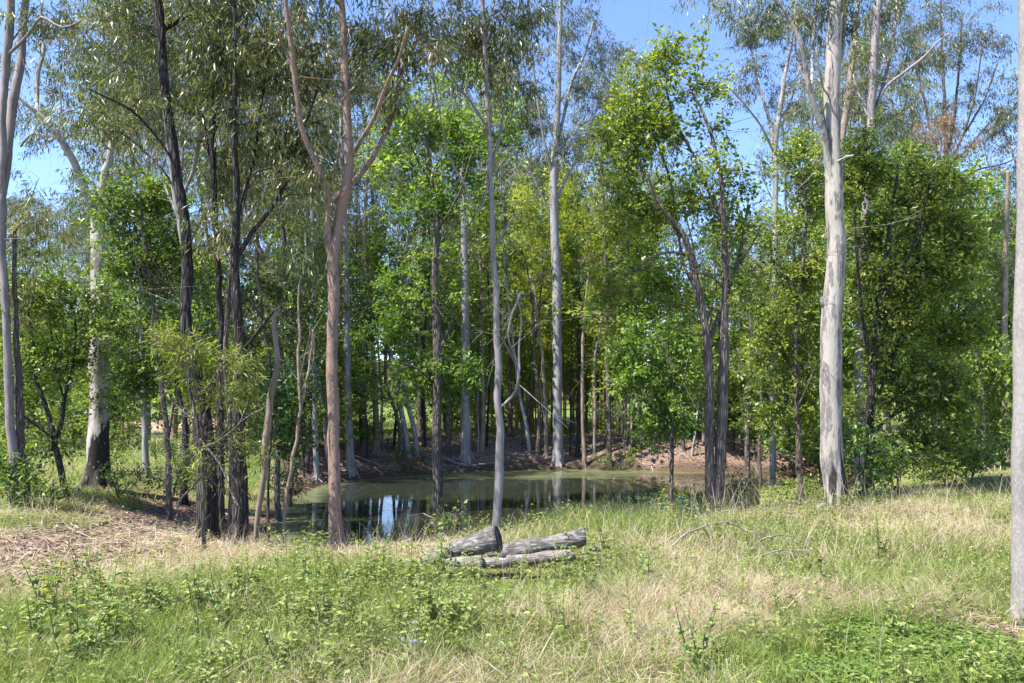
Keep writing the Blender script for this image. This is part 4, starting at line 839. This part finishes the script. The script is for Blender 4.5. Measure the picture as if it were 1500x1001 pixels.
# ------------------------------------------------------------------ grass and low growth
def scatter(n, y0, y1, r, xm=1.1):
    y = np.sqrt(r.random(n) * (y1 ** 2 - y0 ** 2) + y0 ** 2); x = (r.random(n) * 2 - 1) * (.665 * y + xm); return x, y
def blades(mb, x, y, z, h, w, lean, tint, r):
    n = len(x); a = r.uniform(0, 2 * pi, n); b = r.uniform(0, 2 * pi, n)
    d = np.stack([np.cos(a), np.sin(a), np.zeros(n)], -1) * lean[:, None]; s = np.stack([np.cos(b), np.sin(b), np.zeros(n)], -1) * w[:, None] * .5
    p0 = np.stack([x, y, z - .01], -1); up = np.array([0, 0, 1.0]) * h[:, None]
    p1 = p0 + up * .5 + d * .28; p2 = p0 + up * .86 + d * .7; p3 = p0 + up * .98 + d * 1.15
    v = np.stack([p0 - s, p0 + s, p1 - s * .9, p1 + s * .9, p2 - s * .55, p2 + s * .55, p3], 1).reshape(-1, 3)
    i = np.arange(n)[:, None, None] * 7
    mb.add(v, (i + np.array([[0, 1, 3, 2], [2, 3, 5, 4]])[None]).reshape(-1, 4), (i + np.array([[4, 5, 6]])[None]).reshape(-1, 3), np.repeat(tint, 7))
r = np.random.default_rng(400)
g = MB()
for (n, y0, y1, hs, ws) in ((270000, 3.9, 7.0, 1.0, .0036), (210000, 7.0, 14.5, 1.1, .0052), (70000, 14.5, 50, 1.5, .018)):
    x, y = scatter(n, y0, y1, r); z = gz(x, y); st, lt, dt, d, u, v, nn = regions(x, y, z)
    clump = N3(x * 5.5, y * 5.5) * .6 + N1(x * 13, y * 13) * .4
    keep = (d > .12) & (r.random(n) > lt * .93) & (r.random(n) > dt) & (sdf(POND2, x, y) > .1) & (r.random(n) < .35 + 1.0 * clump)
    h = (.06 + .13 * r.random(n) ** 1.6) * (.5 + 1.1 * clump) * hs
    tall = np.exp(-(((u - 870) / 110) ** 2 + ((v - 790) / 34) ** 2)) + -.25 * np.exp(-(((u - 1150) / 130) ** 2 + ((v - 770) / 34) ** 2)) + .45 * np.exp(-(((u - 1370) / 120) ** 2 + ((v - 790) / 50) ** 2)) + .5 * np.exp(-(((u - 950) / 80) ** 2 + ((v - 860) / 40) ** 2))
    h = h * (1 + .9 * np.clip(tall, 0, 1)); low = ss(380, 420, u) * ss(640, 600, u) * ss(770, 790, v) * ss(850, 825, v)
    h = h * (1 - .25 * low); low2 = ss(1080, 1160, u) * ss(915, 940, v); h = h * (1 - .4 * low2)
    h = h * (1 - .42 * ss(930, 1010, u) * ss(800, 775, v)) * (1 - .3 * ss(8.2, 9.2, y) * (y < 14.5) * ss(700, 600, u))
    h = h * (1 - .5 * lt) * (1 - .68 * np.exp(-(((u - 740) / 135) ** 4 + ((v - 848) / 34) ** 4)))
    isst = r.random(n) < st * .95
    tint = np.where(isst, np.clip(r.normal(.17, .13, n), 0, .45), np.clip(r.normal(.78, .14, n), .45, 1))
    lean = h * (.3 + .9 * r.random(n)) * np.where(isst, 1.35, 1.0)
    k = keep; w = ws * (.6 + .8 * r.random(n))
    blades(g, x[k], y[k], z[k], h[k], w[k], lean[k], tint[k], r)
# flattened straw
x, y = scatter(60000, 3.9, 12, r); z = gz(x, y); st, lt, dt, d, u, v, nn = regions(x, y, z)
k = (d > .2) & (r.random(len(x)) < np.maximum(st * 1.1 - .25, 0)); x, y, z = x[k], y[k], z[k]; n = len(x); a = r.uniform(0, 2 * pi, n); L = r.uniform(.1, .35, n)
zz = z + r.uniform(.01, .1, n); leaves(g, np.stack([x, y, zz], -1), np.stack([np.cos(a), np.sin(a), r.normal(0, .25, n)], -1), np.stack([r.normal(0, .3, n), r.normal(0, .3, n), np.ones(n)], -1), L, .007, np.clip(r.normal(.1, .1, n), 0, .4), fold=.1)
# tall seed-headed stalks
x, y = scatter(5200, 4.2, 12, r); z = gz(x, y); st, lt, dt, d, u, v, nn = regions(x, y, z)
k = (d > .2) & (r.random(len(x)) < .25 + .6 * np.exp(-(((v - 800) / 50) ** 2))) & (lt < .5); x, y, z = x[k], y[k], z[k]; n = len(x); h = r.uniform(.2, .45, n)
blades(g, x, y, z, h, np.full(n, .0035), h * r.uniform(.1, .6, n), np.clip(r.normal(.2, .1, n), 0, .5), r)
x, y = scatter(2600, 7, 12, r); z = gz(x, y); st, lt, dt, d, u, v, nn = regions(x, y, z)
k = (d > .2) & (u > 880) & (nn > .42); x, y, z = x[k], y[k], z[k]; n = len(x); h = r.uniform(.3, .62, n)
blades(g, x, y, z, h, np.full(n, .0045), h * r.uniform(.2, .8, n), np.clip(r.normal(.12, .1, n), 0, .5), r)
tag(g.build('grass', M['grass']), 'mixed green and straw-dry grass over the clearing and pond banks', 'grass', kind='stuff')

# low broad-leaved weeds between the grass
g = MB(); r = np.random.default_rng(410)
x, y = scatter(46000, 3.9, 11, r); z = gz(x, y); st, lt, dt, d, u, v, nn = regions(x, y, z)
cl = N2(x * 2.1 + 9, y * 2.1) * .6 + N3(x * 6, y * 6) * .4
pr = .8 * np.clip((cl - .42) * 3.2, 0, 1) * (1 - .7 * st) * (1 - .75 * ss(8.0, 8.6, y) * (u < 700)) * (1 - lt) * (.45 + .75 * np.exp(-(((u - 330) / 330) ** 2 + ((v - 930) / 90) ** 2)) + .5 * np.exp(-(((u - 750) / 230) ** 2 + ((v - 880) / 60) ** 2)))
k = (d > .3) & (r.random(len(x)) < pr * .9) & (r.random(len(x)) > .95 * np.exp(-(((u - 740) / 135) ** 4 + ((v - 845) / 30) ** 4))); x, y, z = x[k], y[k], z[k]; n = len(x)
hh = r.uniform(.08, .36, n) * (.6 + .8 * cl[k]); b0 = np.stack([x, y, z], -1); tp = b0 + np.stack([r.normal(0, .05, n), r.normal(0, .05, n), hh], -1)
sticks(g, b0, tp, np.full(n, .0022), np.full(n, .0012), a=.3)
per = 9; ci = np.repeat(np.arange(n), per); m = len(ci); t = .25 + .75 * r.random(m); a = r.uniform(0, 2 * pi, m)
ct = r.normal(0, .16, n)
leaves(g, b0[ci] + (tp - b0)[ci] * t[:, None], np.stack([np.cos(a), np.sin(a), r.uniform(-.2, .7, m)], -1), np.stack([r.normal(0, .3, m), r.normal(0, .3, m), np.ones(m)], -1), r.uniform(.02, .055, m), r.uniform(.013, .028, m), np.clip(.5 + ct[ci] + r.normal(0, .15, m), 0, 1), six=True)
tag(g.build('low_weeds', M['weed_leaf']), 'small leafy weeds growing all through the near grass', 'weeds', kind='stuff')
# clover patch
g = MB(); x, y = scatter(52000, 3.9, 6.4, r, 1.2); z = gz(x, y); u, v = proj(x, y, z); nn = N1(x * 1.7, y * 2.4) * .6 + N3(x * 5, y * 5) * .4
pr = np.clip(1.2 - np.abs(u - 1330) / 330, 0, 1) * ss(900, 960, v + (nn - .5) * 130) * np.clip((nn - .36) * 5, .05, 1) * .75
pr = np.maximum(pr, .7 * np.exp(-(((u - 420) / 120) ** 2 + ((v - 985) / 30) ** 2))) * np.clip((nn - .28) * 4, 0, 1)
k = r.random(len(x)) < pr; x, y, z = x[k], y[k], z[k]; n = len(x); h = r.uniform(.02, .1, n)
for j in range(3):
    a = r.uniform(0, 2 * pi, n); leaves(g, np.stack([x, y, z + h], -1), np.stack([np.cos(a), np.sin(a), r.uniform(-.1, .5, n)], -1), np.stack([r.normal(0, .3, n), r.normal(0, .3, n), np.ones(n)], -1), .026, .022, np.clip(.5 + r.normal(0, .2, n), 0, 1), six=True)
sticks(g, np.stack([x, y, z], -1), np.stack([x, y, z + h], -1), np.full(n, .001), np.full(n, .001), a=.2)
tag(g.build('clover_patch', M['clover']), 'bright green creeping clover across the lower right corner', 'ground cover', kind='stuff')
# fallen leaves
g = MB(); r = np.random.default_rng(420)
for n, y0, y1, s in ((90000, 4, 15, 1.0), (90000, 15, 34, 1.6)):
    x, y = scatter(n, y0, y1, r); z = gz(x, y); st, lt, dt, d, u, v, nn = regions(x, y, z)
    k = (d > .05) & (r.random(n) < lt * .9 + .03); x, y, z = x[k], y[k], z[k]; n = len(x); a = r.uniform(0, 2 * pi, n)
    leaves(g, np.stack([x, y, z + r.uniform(.004, .03, n)], -1), np.stack([np.cos(a), np.sin(a), r.normal(0, .2, n)], -1), np.stack([r.normal(0, .45, n), r.normal(0, .45, n), np.ones(n)], -1), r.uniform(.04, .1, n) * s, r.uniform(.012, .03, n) * s, np.clip(r.normal(.5, .25, n), 0, 1), fold=.3)
x, y = scatter(9000, 4, 32, r); z = gz(x, y); st, lt, dt, d, u, v, nn = regions(x, y, z); k = (d > .05) & (r.random(9000) < lt * .6 + .01); x, y, z = x[k], y[k], z[k]; n = len(x); a = r.uniform(0, 2 * pi, n); L = r.uniform(.12, .55, n) * np.where(y > 15, 1.5, 1)
p0 = np.stack([x, y, z + r.uniform(.0, .04, n)], -1); dx = np.stack([np.cos(a) * L, np.sin(a) * L, r.normal(.01, .03, n)], -1); p1 = p0 + dx; p1[:, 2] = gz(p1[:, 0], p1[:, 1]) + r.uniform(.01, .07, n)
sticks(g, p0, p1, r.uniform(.003, .011, n), r.uniform(.002, .006, n), a=np.repeat(r.choice([.05, .3, .75, 1.0], n), 6))
tag(g.build('fallen_leaves', M['litter']), 'brown leaf litter on the left path and the far bank', 'leaf litter', kind='stuff')
# lily pads and floating weed at the right pond end
g = MB(); r = np.random.default_rng(430); n = 900
u = r.uniform(1115, 1225, n); v = r.uniform(712, 746, n); q = np.array([flat_poly([(a, b)], ZW)[0] for a, b in zip(u, v)]); k = sdf(POND, q[:, 0], q[:, 1]) < 0; q = q[k]; n = len(q); a = r.uniform(0, 2 * pi, n)
leaves(g, np.concatenate([q, np.full((n, 1), ZW + .012)], 1), np.stack([np.cos(a), np.sin(a), np.zeros(n)], -1), np.tile([0, 0, 1.0], (n, 1)), r.uniform(.06, .13, n), r.uniform(.06, .12, n), np.clip(r.normal(.85, .1, n), 0, 1), fold=.02, six=True)
tag(g.build('floating_pads', M['weed_leaf']), 'yellow-green floating water plants at the right end of the pond', 'water plants', kind='stuff')

# ------------------------------------------------------------------ taller weed plants
def weed_proto(seed, H, flowers=False, big=1.0, drab=False):
    r = np.random.default_rng(seed); st, fo = MB(), MB(); root = empty('leafy_weed', (0, 0, 0), '', 'weed')
    ns = r.integers(2, 5); tips = []
    for i in range(ns):
        a = r.uniform(0, 2 * pi); h = H * r.uniform(.6, 1); e = np.array([cos(a) * h * .3, sin(a) * h * .3, h])
        pa, ra = smooth_path([np.zeros(3) - np.array([0, 0, .03]), e * .5 + np.array([r.normal(0, .02), r.normal(0, .02), .02]), e], [.0045, .0035, .0015], .05); tube(st, pa, ra, 5, a=.3)
        m = int(h * 62); t = np.sort(r.random(m) ** .8); k = (t * (len(pa) - 1)).astype(int); b = r.uniform(0, 2 * pi, m)
        sc = (.35 + .75 * np.sin(pi * (t * .8 + .15))) * big
        leaves(fo, pa[k], np.stack([np.cos(b), np.sin(b), r.uniform(-.35, .7, m)], -1), np.stack([r.normal(0, .3, m), r.normal(0, .3, m), np.ones(m)], -1), .065 * sc, .034 * sc, np.clip(r.normal(.5, .2, m), 0, 1), six=True); tips.append(pa[-1])
    st.build('stems', M['weed_stem'], root, smooth=True); fo.build('foliage', M['weed_leaf'] , root)
    if flowers:
        fl = MB()
        for tp in tips:
            for c in range(3):
                cc = tp + r.normal(0, .014, 3) + np.array([0, 0, .012]); m = 22; leaves(fl, np.tile(cc, (m, 1)), unit(r.normal(0, 1, (m, 3)) + np.array([0, 0, .5])), r.normal(0, 1, (m, 3)), .011, .004, r.random(m))
        fl.build('flower_heads', M['flower'], root)['kind'] = 'stuff'
    return root
wp = [weed_proto(501, .46, big=.75), weed_proto(502, .38, big=.6), weed_proto(503, .5, big=.95), weed_proto(504, .32, big=.7), weed_proto(505, .26, True, .6)]
spots = []
r = np.random.default_rng(510)
for cu, cv, su, sv, n in ((300, 905, 120, 30, 40), (90, 930, 60, 30, 14), (200, 980, 120, 25, 12), (560, 900, 130, 30, 26), (910, 845, 45, 22, 16), (450, 950, 60, 25, 8), (750, 868, 90, 12, 10), (1230, 820, 40, 20, 5), (660, 960, 70, 25, 8), (1290, 900, 120, 30, 8), (80, 870, 60, 16, 6), (1030, 980, 40, 15, 4)):
    for _ in range(n): spots.append((r.normal(cu, su), min(1010, max(830, r.normal(cv, sv))), int(r.integers(0, 4))))
spots += [(606, 990, 4)]
first = set(); kinds = ['leafy weed with mid-sized leaves', 'fine-leaved bushy weed', 'tall broad-leaved weed', 'short leafy weed', 'weed topped with pale purple flower heads']
for u, v, k in spots:
    if not (-10 < u < 1520): continue
    if 630 < u < 865 and v < 846: v += 34
    D = hit(u, v); x = P(u, v, D)[0]
    o = wp[k] if k not in first else copy_tree(wp[k]); first.add(k)
    s = r.uniform(.65, 1.15); o.location = (x, D, gz1(x, D)); o.scale = (s, s, s * r.uniform(.85, 1.15)); o.rotation_euler = (r.normal(0, .08), r.normal(0, .08), r.uniform(0, 6.28))
    sd = 'left' if u < 450 else ('middle' if u < 1000 else 'right')
    o['label'] = f'{kinds[k]} in the {sd} of the near grass'; o['group'] = f'{kinds[k]}s, {sd} grass'; o['category'] = 'weed'

# ------------------------------------------------------------------ logs and fallen wood
def log(label, a, b, wa, wb, D, mat, seed, dd=0.0, hollow=False, lift=0.0, capend=True):
    r = np.random.default_rng(seed); p0 = P(a[0], a[1], D); p1 = P(b[0], b[1], D + dd)
    mid = (p0 + p1) / 2 + r.normal(0, .012, 3)
    ra, rb_ = wa * .5 * D / F, wb * .5 * D / F
    root = empty('log', (p0[0], p0[1], gz1(p0[0], p0[1])), label, 'log', 'weathered logs lying in the grass')
    d = unit(p1 - p0); o3 = np.array(root.location)
    mb = MB(); pa, q = smooth_path([p0, mid, p1], [ra, (ra + rb_) / 2 * 1.04, rb_], .035, .004, r); tube(mb, pa, q, 18, rough=.06, r=r, cap=False)
    mb.build('bark', M[mat], root, smooth=True, origin=o3)
    for e, s, rad, nm in ((pa[-1], 1, q[-1], 'cut_end'), (pa[0], -1, q[0], 'worn_end')):
        t = unit(pa[-1] - pa[-2]) if s > 0 else unit(pa[0] - pa[1])
        mb = MB(); b1 = unit(np.cross(t, np.array([0, 0, 1.0]))); b2 = np.cross(t, b1); S = 22
        rings = [1.0, .8, .55, .3]; vs = []
        for j, q_ in enumerate(rings):
            for i in range(S):
                an = i * 2 * pi / S; vs.append(e + t * (.004 + (.0 if j % 2 else .006) - (.05 * (1 - q_) if hollow else 0) + r.normal(0, .0015)) + (b1 * cos(an) + b2 * sin(an)) * rad * q_ * (1.0 if j else 1.015))
        vs.append(e + t * (.002 - (.06 if hollow else 0)))
        vs += [e - t * .012 + (b1 * cos(i * 2 * pi / S) + b2 * sin(i * 2 * pi / S)) * rad * 1.01 for i in range(S)]
        f4 = []; f3 = []
        for j in range(3):
            for i in range(S): f4.append((j * S + i, j * S + (i + 1) % S, (j + 1) * S + (i + 1) % S, (j + 1) * S + i))
        for i in range(S): f3.append((3 * S + i, 3 * S + (i + 1) % S, 4 * S)); f4.append((4 * S + 1 + i, 4 * S + 1 + (i + 1) % S, (i + 1) % S, i))
        mb.add(np.array(vs), f4, f3); mb.build(nm, M['log_end'], root, smooth=False, origin=o3)
    return root
log('thick grey log with a dark sawn end raised to the right, left of the pair', (618, 823), (729, 789), 14, 36, 7.4, 'log', 601, dd=-.12)
log('long grey log resting higher at its right end, right of the thick one', (716, 812), (856, 786), 24, 26, 7.7, 'log', 602, dd=.05, hollow=True)
log('thin bleached log lying lowest in front of the other logs', (690, 828), (838, 812), 14, 17, 7.2, 'log_pale', 603, dd=.1)
log('short bleached block half sunk in grass under the thick log', (650, 828), (706, 823), 16, 20, 7.15, 'log_pale', 604)
log('rotten dark stub of wood just right of the long grey log', (852, 822), (872, 808), 18, 16, 7.7, 'log_end', 605, dd=.15)

def branch(label, paths, D, w, seed, name='fallen_branch', n_twigs=8):
    r = np.random.default_rng(seed); mb = MB(); first = None
    for k, pl in enumerate(paths):
        pts = [P(u, v, D + .12 * (i % 2) + .05 * k) for i, (u, v) in enumerate(pl)]
        if first is None: first = pts[0].copy()
        ww = w * (1 if k == 0 else .7); pa, q = smooth_path(pts, np.linspace(ww, ww * .4, len(pts)) * .5 * D / F, .06, .006, r); tube(mb, pa, q, 6, rough=.1, r=r)
        for _ in range(n_twigs):
            j = r.integers(1, len(pa)); e = pa[j] + np.array([r.normal(0, .12), r.normal(0, .1), r.normal(.03, .08)]); sticks(mb, pa[j:j + 1], e[None], [.003], [.0012])
    o = mb.build(name, M['dead_wood'], smooth=True, origin=first); o.location = first
    return tag(o, label, 'branch')
branch('grey fallen branch arching in the grass in front of the double-stemmed tree', [[(985,800),(1005,783),(1030,772),(1058,766),(1068,768)],[(1005,783),(1012,776),(1035,800)],[(1030,772),(1040,790)]], 8.3, 3.5, 611)
branch('curved dead branch looping above the grass, middle of the fallen wood', [[(1100,806),(1112,793),(1130,786),(1150,785),(1162,796)],[(1066,766),(1082,772),(1105,780),(1125,783)],[(1130,786),(1122,800),(1105,812)]], 8.0, 3.5, 612)
branch('long thin dead branch nearly flat in the grass, right of the looping one', [[(1070,818),(1105,816),(1140,806),(1170,806),(1190,803)],[(1140,806),(1148,830),(1150,850)],[(1125,810),(1117,835),(1112,852)]], 7.7, 3, 613)
branch('lone bent dead stick poking from straw right of the big white gum', [[(1300,810),(1292,790),(1282,772),(1270,768)]], 8.6, 4, 614, n_twigs=3)
branch('pale stick leaning over the water by the twiggy bush', [[(655,790),(645,770),(632,757),(620,752)]], 9.4, 3, 615, n_twigs=3)
branch('crooked stick beside the path left of the thick black trunk', [[(292,770),(275,778),(262,790)],[(275,778),(268,770)]], 9.3, 3, 616, n_twigs=3)
branch('pale stick lying on the left litter mound', [[(120,792),(145,788),(170,786),(190,779)]], 9.2, 4, 617, n_twigs=2)
branch('fallen limb sloping down the far bank left of the flooded trunk', [[(520,668),(540,676),(560,683),(585,690)]], 24, 4, 618, n_twigs=4)
branch('fallen limb on the far bank below the bluish trunk', [[(650,672),(680,682),(710,680),(740,676)],[(680,682),(700,688)]], 25.5, 4, 619, n_twigs=4)
branch('dark roots and sticks tangled on the far bank right of the double stems', [[(1150,672),(1175,662),(1200,668),(1230,664)],[(1140,664),(1170,680),(1210,676)]], 25, 5, 620, n_twigs=6)

# ------------------------------------------------------------------ light, sky, camera
w = bpy.data.worlds.new("World"); SC.world = w; w.use_nodes = True; nt = w.node_tree
EL, AZ = 58.0, -118.0           # sun height; azimuth clockwise from +Y
sky = nt.nodes.new("ShaderNodeTexSky"); sky.sky_type = 'NISHITA'; sky.sun_disc = False; sky.sun_elevation = radians(EL); sky.sun_rotation = radians(AZ)
sky.air_density = 1.0; sky.dust_density = .2; sky.ozone_density = 3.0
bg = nt.nodes["Background"]; bg.inputs[1].default_value = .125
nt.links.new(mixc(nt, 1.0, sky.outputs[0], (.80, .84, 1.02), 'MULTIPLY'), bg.inputs[0])
s = bpy.data.lights.new('sun', 'SUN'); s.energy = 5.0; s.angle = radians(.5); s.color = (1, .955, .88)
so = bpy.data.objects.new('sun', s); C.objects.link(so)
import mathutils
dv = mathutils.Vector((sin(radians(AZ)) * cos(radians(EL)), cos(radians(AZ)) * cos(radians(EL)), sin(radians(EL))))
so.rotation_euler = dv.to_track_quat('Z', 'Y').to_euler(); so.location = dv * 50
cam = bpy.data.cameras.new('camera'); cam.sensor_width = 36; cam.lens = F / 1500 * 36; cam.clip_end = 2000; cam.clip_start = .05
co = bpy.data.objects.new('camera', cam); C.objects.link(co); co.location = (0, 0, EYE); co.rotation_euler = (pi / 2 + A, 0, 0); SC.camera = co
SC.view_settings.view_transform = 'Standard'; SC.view_settings.look = 'None'; SC.view_settings.exposure = 1.5; SC.view_settings.gamma = 1
SC.cycles.max_bounces = 8; SC.cycles.diffuse_bounces = 4; SC.cycles.glossy_bounces = 3; SC.cycles.transmission_bounces = 4
SC.cycles.use_denoising = True
